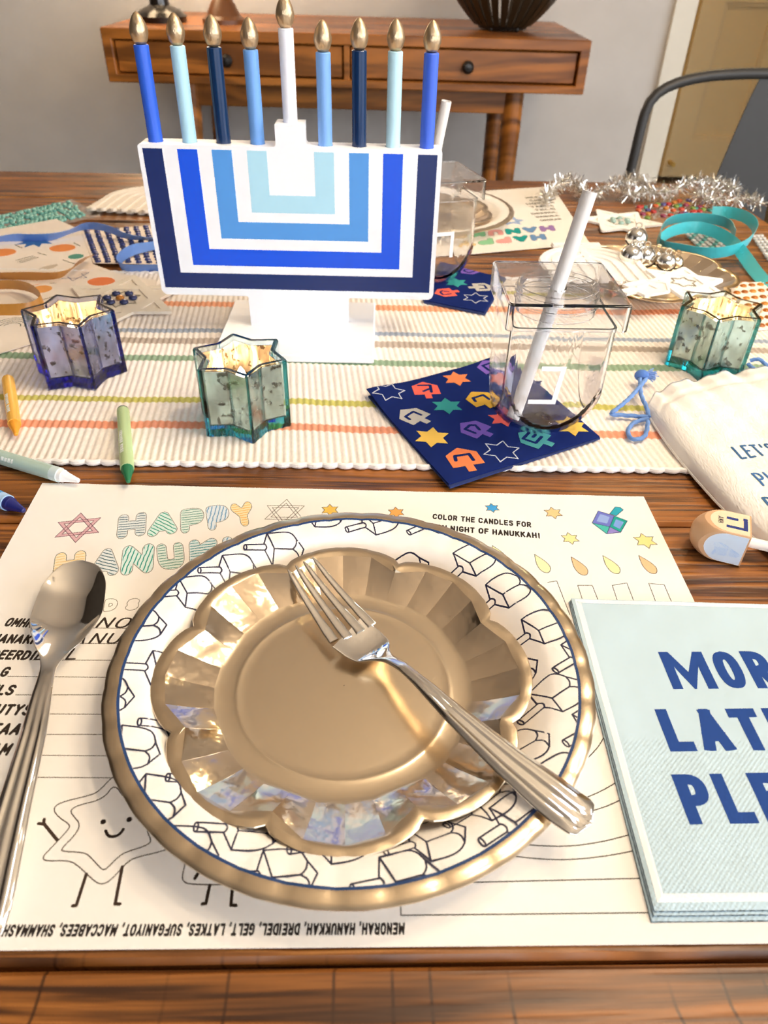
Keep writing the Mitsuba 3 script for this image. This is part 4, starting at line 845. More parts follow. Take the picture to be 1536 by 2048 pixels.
# ---------------------------------------------------------------- pale blue napkins
t = tag('latke_napkin', 'pale blue folded paper napkin with navy lettering to the right of the plate', 'napkin')
nq = [(0.1137,0.3126),(0.1144,0.1338),(0.2603,0.1388),(0.2989,0.3117)]
nq = [np.array(q) for q in nq]; nx_, ny_ = nq[2] - nq[1], nq[0] - nq[1]
def nmesh(q, z0, th, **k): return soft_sheet([tuple(a) for a in q], z0, th, **k)[0]
def with_uv(key, m, colr):
    m = m.copy(); o = nq[1]; ux, uy = nx_ / np.linalg.norm(nx_), ny_ / np.linalg.norm(ny_); d_ = m.vertices[:, :2] - o; m.apply_translation([0, 0, ZT])
    scene[key] = ply(m, 'napkin_tissue', smooth=True, uv=np.c_[d_ @ ux, d_ @ uy], color=np.tile(lin(colr), (len(m.vertices), 1)))
lowq = [nq[0] + [-.0008, 0], nq[1] + [-.0014, -.0030], nq[2] + [0, -.0030], nq[3]]
with_uv(t + '__layer', nmesh(lowq, .0006, .0014, pillow=.3), '#b5ccd8')
with_uv(t + '__layer_001', nmesh([nq[0] + [-.0004, -.0005], nq[1] + [-.0004, -.0012], nq[2] + [0, -.0012], nq[3]], .0020, .0012, pillow=.3), '#bdd3de')
tm = nmesh(nq, .0032, .0014, pillow=.4); with_uv(t + '__top_sheet', tm, '#bdd4e0')
from scipy.interpolate import LinearNDInterpolator
_it = LinearNDInterpolator(tm.vertices[:36 * 36, :2], tm.vertices[:36 * 36, 2], fill_value=.0046); nz = lambda x_, y_: _it(x_, y_) + .0001
NP = P2(nq); rim_ = NP.buffer(-.0020, join_style='mitre').difference(NP.buffer(-.0052, join_style='mitre'))
lo_, hi_ = nq[1], nq[0]
rim_ = unary_union([P2([q for q in NP_]) for NP_ in ()]) if False else affinity.translate(rim_, 0, .0012)
rim_ = rim_.intersection(NP.buffer(-.0004))
add(t + '__border_line', drape(rim_, nz, .00012, .006), 'paper', col='#f3f5f5', smooth=False)
def block_word(s, cal, a, b, top):
    """heavy capitals: the letters cal (the first ones of s) reach from a to b, top is a point on the cap line"""
    a, b, top = (np.array(q[:2]) for q in (a, b, top)); d = b - a; H_ = abs(d[0] * (top - a)[1] - d[1] * (top - a)[0]) / np.linalg.norm(d); w = H_ * .215; h = H_ - w
    g, L = block_text(s, H_, w, gap=.15, squeeze=.72); gc, Lc = block_text(cal, H_, w, gap=.15, squeeze=.72)
    f_ = np.linalg.norm(d) / Lc
    return place(affinity.scale(g, f_, 1, origin=(0, 0)), a, math.degrees(math.atan2(d[1], d[0])))
for s, cal, a, b, tp in (('MORE', 'MO', (0.1554,0.2463), (0.1971,0.2481), (0.1555,0.2717)), ('LATKES', 'LA', (0.1427,0.2083), (0.1754,0.2098), (0.1435,0.2329)), ('PLEASE', 'PL', (0.1404,0.171), (0.1721,0.1726), (0.1416,0.1958))):
    g = block_word(s, cal, a, b, tp).intersection(NP.buffer(-.006)); add(t + '__lettering', drape(g, nz, .00012, .005), 'paper', col='#2f4c8f', smooth=False)

# ---------------------------------------------------------------- crayons
def crayon(key, a, b, r, body, tip, label, cap=None, marks=None, sleeve=None):
    tag(key, label, 'crayon', 'crayons on the table'); a, b = np.array(a, float), np.array(b, float); d = (b - a) / np.linalg.norm(b - a); L = np.linalg.norm(b - a)
    def rod(ts, rs): return tube([a + d * t_ for t_ in ts], rs, 24)
    tl = .017
    add(key + '__barrel', rod([0, .0004, L - tl - .0004, L - tl], [r * .94, r, r, r * .96]), 'satin', col=body)
    add(key + '__tip', rod([L - tl - .0002, L - tl + .0035, L - tl + .0045, L - .0006, L], [r * .88, r * .86, r * .74, r * .30, r * .16]), 'satin', col=tip)
    if cap: add(key + '__end_cap', rod([-.0018, -.0016, .0006], [r * .8, r * .92, r * .97]), 'satin', col=cap)
    if sleeve: add(key + '__band', rod([L - tl - .006, L - tl + .0002], [r * 1.012, r * 1.012]), 'satin', col=sleeve)
    if marks:                    # small worn white marking along the wrapper
        n_ = np.cross(d, [0, 0, 1]); n_ /= np.linalg.norm(n_); up_ = np.array([0, 0, 1.0]); s = np.sign(marks)
        q_ = np.random.default_rng(3); x_, bars = 0.0, []       # rubbed, unreadable marks
        for _ in range(11):
            w_ = .0012 + .0012 * q_.random(); bars.append(sbox(x_, .0004 * q_.random(), x_ + w_, .0030)); x_ += w_ + .0008 + (.0014 if q_.random() < .2 else 0)
        g = affinity.translate(unary_union(bars), -x_ / 2, -.0015)
        m = drape(g, lambda x, y: 0 * x, .0001, .0015); v = m.vertices.copy(); ang = v[:, 1] / r + marks; x = v[:, 0]
        mid = L * .52; c0 = a + d * mid
        m.vertices = c0 + np.outer(x * s, d) + (r + .00012 + v[:, 2:3] * .3) * (np.outer(np.sin(ang), -n_ * -1) + np.outer(np.cos(ang), up_)); m.fix_normals()
        add(key + '__marking', m, 'matte', col='#dfe6e2', smooth=False)
crayon('crayon', (*(-0.3264,0.5555), .0083), (*(-0.285,0.4715), .0070), .0050, '#e5b04e', '#e79a30', 'yellow crayon at the left edge of the runner', cap='#d59b3a', marks=.5)
crayon('crayon_001', (*(-0.2135,0.509), .0083), (*(-0.1819,0.4147), .0065), .0050, '#a9c08a', '#1f6b45', 'pale green crayon with a dark green tip crossing the runner edge', cap='#1d3a2a', marks=.5)
crayon('crayon_002', (*(-0.3523,0.4669), .0083), (*(-0.2175,0.4163), .0053), .0054, '#a9bfb4', '#eef0f2', 'grey green crayon with a white tip above the placemat corner', marks=.9, sleeve='#c3d3d3')
crayon('crayon_003', (*(-0.3152,0.421), .0058), (*(-0.2422,0.3809), .0050), .0056, '#4a98d0', '#1b2166', 'bright blue crayon with a navy tip at the left of the placemat', sleeve='#a5c6ea')

# ---------------------------------------------------------------- canvas drawstring bag and wooden dreidel
t = tag('drawstring_bag', 'white canvas drawstring bag with blue lettering at the right edge of the table', 'bag')
Lp = np.array([(0.2192,0.5401),(0.2218,0.4917),(0.2289,0.4453),(0.2385,0.3989),(0.2555,0.352),(0.2716,0.3174)]); Tp = np.array([(0.2192,0.5401),(0.236,0.5687),(0.2821,0.5916),(0.3238,0.6064),(0.3644,0.6157),(0.4344,0.6258)])
nu_, nv_ = 90, 90
Lr, Tr = resamp(chaikin(Lp, 2), nu_), resamp(chaikin(Tp, 2), nv_)
BXY = Lr[:, None] + Tr[None] - Lr[0]
ub, vb_ = np.meshgrid(np.linspace(0, 1, nu_), np.linspace(0, 1, nv_), indexing='ij')
ed = np.minimum(np.minimum(vb_ / .12, (1 - vb_) / .12), (1 - ub) / .10); ed = np.clip(ed, 0, 1)
mouth = np.exp(-((ub) / .10) ** 2)
hb = .0012 + .0125 * np.sqrt(1 - (1 - ed) ** 2) * (1 - .55 * mouth) + (.0022 * np.sin(vb_ * 34 + 2 * ub) + .0012 * np.sin(vb_ * 71 + 1)) * np.exp(-ub / .16) * np.clip(ed * 2, 0, 1)
hb -= .0030 * np.exp(-((ub - .10) / .018) ** 2) * ed
hb += (noise_np(BXY * 38.) - .5) * .0035 * ed
ztop = .0046 + np.maximum(hb, .0008)
va, fa = grid(BXY[..., 0], BXY[..., 1], ztop); vb2, fb = grid(BXY[..., 0], BXY[..., 1], np.full_like(ztop, .0042)); N_ = nu_ * nv_
i_ = np.arange(N_).reshape(nu_, nv_); rim = np.r_[i_[0, :-1], i_[:-1, -1], i_[-1, :0:-1], i_[:0:-1, 0]]; nx1 = np.roll(rim, -1)
bag = trimesh.Trimesh(np.vstack([va, vb2]), np.vstack([fa, fb[:, ::-1] + N_, np.stack([rim, rim + N_, nx1 + N_], 1), np.stack([rim, nx1 + N_, nx1], 1)]), process=False); bag.fix_normals()
add(t + '__cloth', bag, 'canvas', smooth=60)
add(t + '__seam', tube(np.c_[Lr, np.full(nu_, .0042)], .0011, 6), 'fabric', col='#d9d7d2')
_ib = LinearNDInterpolator(va[:, :2], va[:, 2], fill_value=.012); zb_ = lambda x_, y_: _ib(x_, y_) + .00025
for s, a, b, h, colr in (("LET'S", (0.2632,0.4505), (0.2941,0.4587), .0128, '#3c5f86'), ('PLAY', (0.2649,0.4157), (0.2959,0.4213), .0140, '#41699c'), ('DREIDEL', (0.2608,0.3889), (0.3197,0.397), .0125, '#43678f')):
    g, L = text(s, h, .0017, gap=.30, squeeze=.62)
    add(t + '__lettering', drape(along(g, L, a, b), zb_, .00012, .003), 'fabric', col=colr, smooth=False)
def rope(p, r=.0017, n=14, pitch=.009):
    p = np.asarray(p, float); d = np.r_[0, np.cumsum(np.linalg.norm(np.diff(p, axis=0), axis=1))]; q = np.linspace(0, d[-1], max(12, int(d[-1] / .0009)))
    p = np.stack([np.interp(q, d, p[:, k]) for k in range(3)], 1); t_, s, nn = frames(p); a = np.arange(n) * 2 * PI / n
    rr = r * (1 + .16 * np.cos(3 * (a[None] + q[:, None] / pitch * 2 * PI / 3)))
    return loft(p[:, None] + rr[..., None] * (np.cos(a)[None, :, None] * s[:, None] + np.sin(a)[None, :, None] * nn[:, None]))
cords = [[(0.2291,0.5828,0.012),(0.2064,0.5465,0.013),(0.1884,0.5281,0.01),(0.1847,0.5274,0.007),(0.1944,0.5288,0.006),(0.2165,0.525,0.007)], [(0.2237,0.5825,0.012),(0.2164,0.5532,0.012),(0.2177,0.5355,0.01),(0.2173,0.5251,0.007)],
         [(0.216,0.5218,0.007),(0.2054,0.5197,0.006),(0.1966,0.5099,0.005),(0.1936,0.4976,0.005),(0.1969,0.4918,0.005),(0.2058,0.4952,0.005),(0.2104,0.5044,0.006),(0.214,0.5168,0.008)]]
for k, c in enumerate(cords):
    add(t + '__cord', rope(curve([(p[0], p[1], p[2]) for p in c], 60, 3)), 'fabric', col='#6c8fc9')
k1 = np.array((0.2265,0.5883)); kn = trimesh.creation.icosphere(3, .0058); kn.apply_scale([1.1, .9, .9]); kn.apply_translation([k1[0], k1[1], .0125]); add(t + '__knot', kn, 'fabric', col='#5577b8')
r_ = np.random.default_rng(5); tu = []
for _ in range(46):
    e_ = np.array([.012 + r_.normal(0, .0012), r_.normal(.001, .0035), r_.normal(0, .0035)]); o_ = np.array([k1[0], k1[1], .0128]); tu.append(tube([o_ + e_ * .25, o_ + e_ * .7 + [0, 0, .0006], o_ + e_], .00045, 5))
add(t + '__tuft', join(*tu), 'fabric', col='#7d9bd2')
for c in ([(0.3372,0.6246,0.012),(0.3427,0.623,0.016),(0.3478,0.6131,0.014),(0.3487,0.5993,0.01),(0.3401,0.5883,0.009)], [(0.3363,0.6244,0.009),(0.3395,0.6124,0.008),(0.344,0.6029,0.008),(0.3492,0.5955,0.008)]):
    add(t + '__cord', rope(curve([(p[0], p[1], p[2]) for p in c], 40, 3)), 'fabric', col='#6c8fc9')

t = tag('wooden_dreidel', 'small natural wooden dreidel lying beside the placemat corner', 'dreidel')
W_ = .0122; a, b = np.array((0.2287,0.3475)), np.array((0.2121,0.3536)); ax = (a - b) / np.linalg.norm(a - b); nn_ = np.array([-ax[1], ax[0]]); cb = np.array((0.2294,0.3491)) + nn_ * W_
def dre(m):                    # local z runs from the nose (0) to the back (.032); put it along the axis
    m = tmesh(m); v = m.vertices.copy(); L_ = .0335
    o = np.c_[cb[0] + ax[0] * (v[:, 2] - L_) - nn_[0] * v[:, 0] * 1, cb[1] + ax[1] * (v[:, 2] - L_) - nn_[1] * v[:, 0], v[:, 1] + W_ + .0004]
    q = trimesh.Trimesh(o, m.faces, process=False); q.fix_normals(); return q
add(t + '__body', dre(dreidel_solid(W_, .0225, 0, .0335, .0022, .0012)), 'satin', col='#c9a27e', smooth=25)
zf_ = .0225 * (1 - math.sqrt(1 - ((W_ - .0022) / (W_ * 1.43 - .0022)) ** 2)); ug = Polygon([(W_ * math.sin(q), .0205 + (zf_ + .0022 - .0205) * math.cos(q)) for q in np.linspace(-PI / 2, PI / 2, 40)] + [(W_, .0335), (-W_, .0335)]).buffer(-.0010)
def face(g, top):
    m = ext(g, .00018)
    if top: v = m.vertices; m.vertices = np.c_[v[:, 0], v[:, 2] + W_ - .00004, v[:, 1]]
    else: v = m.vertices; m.vertices = np.c_[v[:, 2] + W_ - .00004, v[:, 0], v[:, 1]]
    m.fix_normals(); return dre(m)
add(t + '__top_panel', face(ug, True), 'satin', col='#eccdb0', smooth=False)
add(t + '__front_panel', face(ug, False), 'satin', col='#d3e2f3', smooth=False)
add(t + '__front_patch', face(P2(chaikin([(-.008, .014), (-.002, .016), (.002, .013), (.004, .018), (.001, .024), (-.002, .031), (-.0055, .031), (-.006, .022)], 2, True)), False).apply_translation([0, 0, 0]), 'satin', col='#b3d0f2', smooth=False)
hey = unary_union([stroke(q, .0024, cap='flat', joinst='mitre') for q in ([(.0055, .0185), (.0055, .0300), (-.0050, .0300), (-.0050, .0285)], [(-.0035, .0185), (-.0035, .0255)])])
m = face(hey, True); m.apply_translation([0, 0, .0002]); add(t + '__letter', m, 'satin', col='#173078', smooth=False)
g, L = text('HAY', .0028, .0005, gap=.3); g = affinity.rotate(affinity.translate(g, -L / 2, -.0014), 180, origin=(0, 0)); g = affinity.translate(g, .0002, .0150); m = face(affinity.scale(g, -1, 1, origin=(0, 0)) if False else g, True); m.apply_translation([0, 0, .0002]); add(t + '__lettering', m, 'satin', col='#2b2b3a', smooth=False)
add(t + '__stem', dre(lathe([(.0005, .0330), (.0034, .0330), (.0034, .062), (.0028, .0645), (.0005, .0648)], 24)), 'satin', col='#eae5df')

# ---------------------------------------------------------------- gem stickers
gem = trimesh.creation.icosphere(2, 1.0)
def gem_shape(sz, col_, flat=.55):
    m = gem.copy(); m.apply_scale([sz, sz, sz * flat]); return ply(m, 'gem_glass', smooth=True, color=np.tile(lin(col_), (len(m.vertices), 1)))
def gem_sheet(key, poly, label, spots, dicts, z0, backing='acrylic_thin', bcol=None):
    tag(key, label, 'sticker sheet')
    add(key + '__backing', ext(P2(poly), .0006, z0), backing, col=bcol, smooth=False)
    for k, (x, y) in enumerate(spots):
        kk = key + ('__gem' if k == 0 else f'__gem_{k:03d}'); d_ = dict(dicts[k % len(dicts)]); d_['to_world'] = T().translate([float(x), float(y), ZT + z0 + .0009]); scene[kk] = d_
def lattice(q, nu__, nv__, jit=0, keep=None, seed=1):
    q = [np.array(a[:2]) for a in q]; r = np.random.default_rng(seed); out = []
    for i in range(nu__):
        for j in range(nv__):
            u, v = (i + .5) / nu__, (j + .5) / nv__; p = (1 - u) * (1 - v) * q[0] + u * (1 - v) * q[1] + u * v * q[2] + (1 - u) * v * q[3] + r.normal(0, jit, 2)
            if keep is None or r.random() < keep: out.append(p)
    return out
q = [(-0.5653,1.0211),(-0.477,1.1282),(-0.4071,1.0543),(-0.5298,0.9155)]
gem_sheet('teal_gem_sheet', q, 'clear sheet of small teal gem stickers at the far left of the table', lattice([np.array(q[0]) * .97 + np.array(q[2]) * .03, np.array(q[1]) * .96 + np.array(q[3]) * .04, np.array(q[2]) * .86 + np.array(q[0]) * .14, np.array(q[3])], 24, 9, .0012, .93), [gem_shape(.0036, '#6fb0a4'), gem_shape(.0034, '#86c0b4'), gem_shape(.0036, '#4f9a92')], .0004)
q = [(-0.4078,0.9713),(-0.326,1.0022),(-0.2686,0.8561),(-0.3532,0.8546)]
gem_sheet('navy_gem_sheet', q, 'sheet of navy gem stickers in rows to the left of the menorah', lattice(q, 7, 15, .0003), [gem_shape(.0038, '#162c78'), gem_shape(.0038, '#0e205c')], .0042, 'matte', '#efe0cf')
q = [(0.3766,0.8378),(0.4656,0.8604),(0.4198,0.7241),(0.3453,0.7032)]
gem_sheet('amber_gem_sheet', q, 'sheet of amber gem stickers behind the right tealight holder', lattice(q, 8, 7, .0003), [gem_shape(.0040, '#b86a10'), gem_shape(.0040, '#a45a0c'), gem_shape(.0040, '#cf8428')], .0036, 'matte', '#efe6d8')
q = [(0.4072,1.0446),(0.4595,1.0626),(0.4641,0.9902),(0.4078,0.9775)]
gem_sheet('silver_gem_sheet', q, 'clear sheet of silver and teal gem stickers inside the teal ribbon loop', lattice(q, 7, 7, .0003), [gem_shape(.0034, '#cfcac2'), gem_shape(.0034, '#b9b9b5'), gem_shape(.0034, '#5fa59c')], .0006)
q = [(0.5006,1.0439),(0.5198,1.0499),(0.5039,0.9318),(0.4798,0.9226)]
gem_sheet('silver_gem_sheet_001', q, 'strip of silver gem stickers at the right end of the table', lattice(q, 3, 10, .0002), [gem_shape(.0034, '#d2cdc6'), gem_shape(.0034, '#c2bfba')], .0006)
q = [(0.3729,1.1732),(0.487,1.2287),(0.4923,1.158),(0.3692,1.1014)]
gem_sheet('mixed_gem_sheet', q, 'clear sheet of red, orange and green gem stickers below the tinsel garland', lattice(q, 13, 4, .0030, .8), [gem_shape(.0046, c) for c in ('#b5201c', '#c9581c', '#8f2d52', '#6f8f2c', '#c03a24', '#4f4a86', '#c9812a', '#2f7a6c')], .0006)

# ---------------------------------------------------------------- printed sheets at the left
t = tag('printed_paper', 'cream paper with orange and blue holiday prints under the ribbons at the left', 'paper')
pp = [(-0.5882,0.9097),(-0.46,1.0215),(-0.4099,0.9775),(-0.3532,0.8529),(-0.3181,0.8273),(-0.3289,0.7697),(-0.3281,0.692),(-0.4893,0.6812)]
add(t + '__sheet', ext(P2(pp), .0006, .0034), 'paper', col='#f2e7db', smooth=False)
def prt(g, colr, z=.0040): add(t + '__print', ext(g.intersection(P2(pp)), .00012, z - .00002), 'paper', col=colr, smooth=False)
for q, r in (((-0.4087,0.9038), .0160), ((-0.4738,0.8819), .0160), ((-0.385,0.7759), .0120)): prt(Point(q).buffer(r).intersection(affinity.translate(Point(q).buffer(r), 0, .004)), '#e8935a')
prt(unary_union([star((-0.4509,0.929), .026, 20, 9, .55)]), '#3f6fae')
for q in ([(-0.4466,0.8575),(-0.4336,0.8743)], [(-0.4422,0.8527),(-0.4293,0.8711)], [(-0.4385,0.8496),(-0.4251,0.8697)], [(-0.4705,0.9119),(-0.4575,0.9016)], [(-0.4313,0.8853),(-0.4191,0.8791)], [(-0.3927,0.8635),(-0.374,0.8512)], [(-0.4014,0.9254),(-0.3901,0.9148)]): prt(stroke(q, .0016), '#6d6a5a')
prt(P2(chaikin([(-0.4106,0.8267),(-0.406,0.842),(-0.3908,0.8516),(-0.3944,0.8329)], 2, True)), '#cdbfae'); prt(Point((-0.3818,0.8767)).buffer(.009), '#5f9a8c')
t = tag('printed_paper_001', 'cream paper with a rainbow print between the gold ribbon and the blue tealight holder', 'paper')
pp = [(-0.4132,0.6682),(-0.4123,0.7594),(-0.3416,0.8337),(-0.2656,0.8044),(-0.248,0.75),(-0.2934,0.6944),(-0.34,0.6333),(-0.3722,0.5998)]
add(t + '__sheet', ext(P2(pp), .0006, .0042), 'paper', col='#f0e6da', smooth=False)
prt2 = lambda g, colr: add(t + '__print', ext(g.intersection(P2(pp)), .00012, .00478), 'paper', col=colr, smooth=False)
prt2(Point((-0.3251,0.7942)).buffer(.0155).intersection(affinity.translate(Point((-0.3251,0.7942)).buffer(.0155), 0, .005)), '#e8875a'); prt2(Point((-0.3816,0.7691)).buffer(.011), '#eba865')
c = (-0.3731,0.6722)
for r in (.008, .012, .016, .020): prt2(outline(Point(c).buffer(r, quad_segs=12), .0009).intersection(sbox(c[0] - 1, c[1], c[0] + 1, c[1] + 1)), '#57605a')
d = david((-0.3599,0.8118), .016, 100, .002, .0009); prt2(unary_union([d[0], d[3]]), '#33457c')
for q in ([(-0.3477,0.837),(-0.3343,0.8315)], [(-0.3703,0.7388),(-0.3599,0.7507)], [(-0.3791,0.7871),(-0.3726,0.7876)]): prt2(stroke(q, .0014), '#7d7767')

# ---------------------------------------------------------------- ribbons
def ribbon(key, label, colr, runs):
    tag(key, label, 'ribbon')
    for k, (pts, w, tilts) in enumerate(runs):
        p = curve([(a[0], a[1], a[2]) for a in pts], 90, 3); tl_ = np.interp(np.linspace(0, 1, 90), np.linspace(0, 1, len(tilts)), tilts)
        add(key + '__band', strip(p, w, .0005, tl_), 'satin_ribbon', col=colr, smooth=50)
mat('satin_ribbon', base_color=VC, roughness=0.3, specular=0.6, sheen=0.6, anisotropic=0.5)
ribbon('blue_ribbon', 'cornflower blue satin ribbon lying in curves to the left of the menorah', '#5f86cc', [
    ([(-0.5033,0.9057,0.01),(-0.4718,0.9239,0.01),(-0.4517,0.9249,0.009),(-0.4273,0.9278,0.01),(-0.4119,0.9407,0.012),(-0.3963,0.9557,0.016),(-0.3769,0.9507,0.018),(-0.3587,0.9445,0.016),(-0.3333,0.9294,0.012),(-0.3112,0.9286,0.011),(-0.2849,0.9242,0.01)], .0125, [30, 60, 60, 40, 60, 70, 40, 25]),
    ([(-0.2821,0.9129,0.01),(-0.3014,0.8938,0.012),(-0.3129,0.8758,0.014),(-0.3197,0.85,0.013),(-0.3169,0.8352,0.01),(-0.306,0.8285,0.008),(-0.2906,0.8313,0.008),(-0.2626,0.8352,0.008)], .0120, [30, 40, 75, 85, 70, 60, 60])])
ribbon('gold_ribbon', 'bronze gold satin ribbon looping at the far left behind the blue tealight holder', '#b07a35', [
    ([(-0.4595,0.7944,0.008),(-0.4133,0.7925,0.01),(-0.3856,0.793,0.01),(-0.3653,0.7938,0.012),(-0.3585,0.814,0.014),(-0.3561,0.8349,0.016),(-0.3563,0.8569,0.012)], .0115, [40, 60, 70, 50, 20, 15]),
    ([(-0.4443,0.7521,0.012),(-0.4087,0.7581,0.014),(-0.3819,0.7462,0.016),(-0.3631,0.7253,0.016),(-0.3556,0.7146,0.013),(-0.3613,0.7033,0.01),(-0.3803,0.6993,0.009),(-0.4211,0.6989,0.008)], .0135, [60, 60, 70, 85, 80, 65, 55])])
ribbon('teal_ribbon', 'shiny turquoise satin ribbon looped at the right behind the drinking cup', '#3fb0ba', [
    ([(0.4449,0.8108,0.004),(0.4422,0.8716,0.006),(0.4469,0.9314,0.01),(0.444,0.9662,0.015),(0.4316,1.0011,0.018),(0.4078,1.0207,0.018),(0.3724,1.0025,0.016),(0.3501,0.9726,0.013),(0.3493,0.9579,0.01),(0.3709,0.948,0.01),(0.3922,0.9345,0.01),(0.4188,0.9306,0.012),(0.4477,0.9438,0.016),(0.4739,0.9773,0.02),(0.4903,1.0147,0.022),(0.4936,1.0558,0.022),(0.4813,1.0856,0.02),(0.4579,1.0905,0.018)], .0150, [10, 25, 35, 40, 70, 82, 85, 80, 70, 75, 82, 80, 80, 80, 80, 70]),
    ([(0.3477,0.9635,0.012),(0.3573,1.0011,0.016),(0.3817,1.0454,0.018),(0.4176,1.0627,0.018),(0.4505,1.0564,0.018),(0.4651,1.0348,0.018),(0.4575,0.9961,0.015)], .0150, [85, 82, 75, 70, 70, 75, 80])])

# ---------------------------------------------------------------- wooden ornaments
def relief(key, base, tops, colr, z0, th=.0016, label=None, group=None, cat='ornament'):
    tag(key, label, cat, group); add(key + '__base', ext(base, th, z0), 'matte', col=colr, smooth=False); add(key + '__relief', ext(tops, th, z0 + th), 'matte', col=colr, smooth=False)
def david_solid(c, R, rot): return unary_union([Polygon([(c[0] + R * math.cos(math.radians(rot + k + 120 * i)), c[1] + R * math.sin(math.radians(rot + k + 120 * i))) for i in range(3)]) for k in (0, 60)])
def star_ornament(key, c, R, rot, colr, z0, label, gems=None):
    full = david_solid(c, R, rot).buffer(-.003).buffer(.006, quad_segs=4).buffer(-.003); w = R * .12; out = full
    inner = []
    for k in range(6):
        a = math.radians(rot + k * 60); tc = (c[0] + R * .60 * math.cos(a), c[1] + R * .60 * math.sin(a)); inner.append(Polygon([(tc[0] + R * .17 * math.cos(a + i * 2 * PI / 3), tc[1] + R * .17 * math.sin(a + i * 2 * PI / 3)) for i in range(3)]))
    hexa = Polygon([(c[0] + R * .41 * math.cos(math.radians(rot + 30 + 60 * i)), c[1] + R * .41 * math.sin(math.radians(rot + 30 + 60 * i))) for i in range(6)])
    relief(key, full, out.difference(unary_union(inner + [hexa])), colr, z0, .0015, label, 'wooden star ornaments')
    st = star(c, R * .30, rot, 6, .62); add(key + '__inner_star', ext(outline(st, .0008), .0009, z0 + .0015), 'matte', col='#8d8577', smooth=False)
    if gems:
        for k in range(6):
            a = math.radians(rot + 30 + 60 * k); d_ = dict(gems[0]); d_['to_world'] = T().translate([c[0] + R * .19 * math.cos(a), c[1] + R * .19 * math.sin(a), ZT + z0 + .0036]); scene[key + ('__gem' if k == 0 else f'__gem_{k:03d}')] = d_
        d_ = dict(gems[1]); d_['to_world'] = T().translate([c[0], c[1], ZT + z0 + .0036]); scene[key + '__centre_gem'] = d_
star_ornament('star_ornament', (-0.2867,0.7423), .0715, 94, '#ded5c6', .0050, 'cream wooden star ornament with a flower of navy gems beside the blue tealight holder', [gem_shape(.0046, '#142a66'), gem_shape(.0046, '#c07a22')])
star_ornament('star_ornament_001', (0.3286,1.0861), .0620, 52, '#efece7', .0008, 'white wooden star ornament with pale teal marks in front of the tinsel', [gem_shape(.0042, '#9fc3bd'), gem_shape(.0036, '#d8d6d0')])
def menorah_ornament(key, O, R, rot, colr, z0, label, n=4, arm=.9):
    """a menorah cut-out: nested half rings that open towards rot, with a stem"""
    w = R * .115; gap = R * .115; arcs, ends = [], []
    for k in range(n):
        r = R - k * (w + gap); ring = Point(0, 0).buffer(r, quad_segs=24).difference(Point(0, 0).buffer(r - w, quad_segs=24)).intersection(sbox(-R, 0, R, R))
        arcs += [ring, sbox(-r, -R * arm, -r + w, 0), sbox(r - w, -R * arm, r, 0)]; ends += [Point(-r + w / 2, -R * (arm + .02)).buffer(w * .62), Point(r - w / 2, -R * (arm + .02)).buffer(w * .62)]
    stem = sbox(-w / 2, -R * (arm + .08), w / 2, R * 1.12); foot = sbox(-R * .5, R * 1.08, R * .5, R * 1.22)
    base = unary_union([Point(0, 0).buffer(R + .0015, quad_segs=24).intersection(sbox(-R * 2, -.0001, R * 2, R * 2)), sbox(-R - .0015, -R * arm, R + .0015, .0005), stem.buffer(.0012), foot.buffer(.0012)] + [e.buffer(.001) for e in ends])
    f = lambda g: place(g, O, rot)
    relief(key, f(base), f(unary_union(arcs + ends + [stem, foot])), colr, z0, .0020, label, 'wooden menorah ornaments')
O = np.array((-0.364,1.1287)); R_ = np.linalg.norm(O - np.array((-0.428,1.1172)))
menorah_ornament('menorah_ornament', tuple(O), R_, -8, '#e2d8c8', .0006, 'cream wooden menorah ornament at the bottom of the pile left of the menorah')
menorah_ornament('menorah_ornament_001', (O[0] + .004, O[1] - .006), R_ * .985, -4, '#e6dccd', .0042, 'cream wooden menorah ornament on top of the pile left of the menorah')
gold_plate('gold_plate_001', (0.3058,0.8481), .0040, 10, 'scalloped gold foil plate holding white ornaments behind the front cup', 9)
zO = .0225; O = np.array((0.2314,0.8392)); R_ = np.linalg.norm(O - np.array((0.2899,0.8372)))
menorah_ornament('menorah_ornament_002', tuple(O), R_, 4, '#eceae6', zO, 'white wooden menorah ornament on the gold plate behind the front cup')
star_ornament('star_ornament_002', (0.3187,0.7802), .0500, 12, '#f0eeea', .0262, 'white wooden star ornament lying on the gold plate at the right')
t = 'dreidel_ornament'
dg = Polygon([(-.020, .016), (.012, .018), (.026, 0), (.012, -.018), (-.020, -.016), (-.020, -.005), (-.034, -.005), (-.034, .005), (-.020, .005)]).buffer(.001)
f = lambda g: place(g, (0.2719,0.7518), 28)
relief(t, f(dg), f(dg.difference(dg.buffer(-.0026)).union(stroke([(-.01, .006), (.006, .006), (.006, -.006)], .003))), '#edebe7', .0300, .0014, 'white wooden dreidel ornament on top of the star ornament at the right')
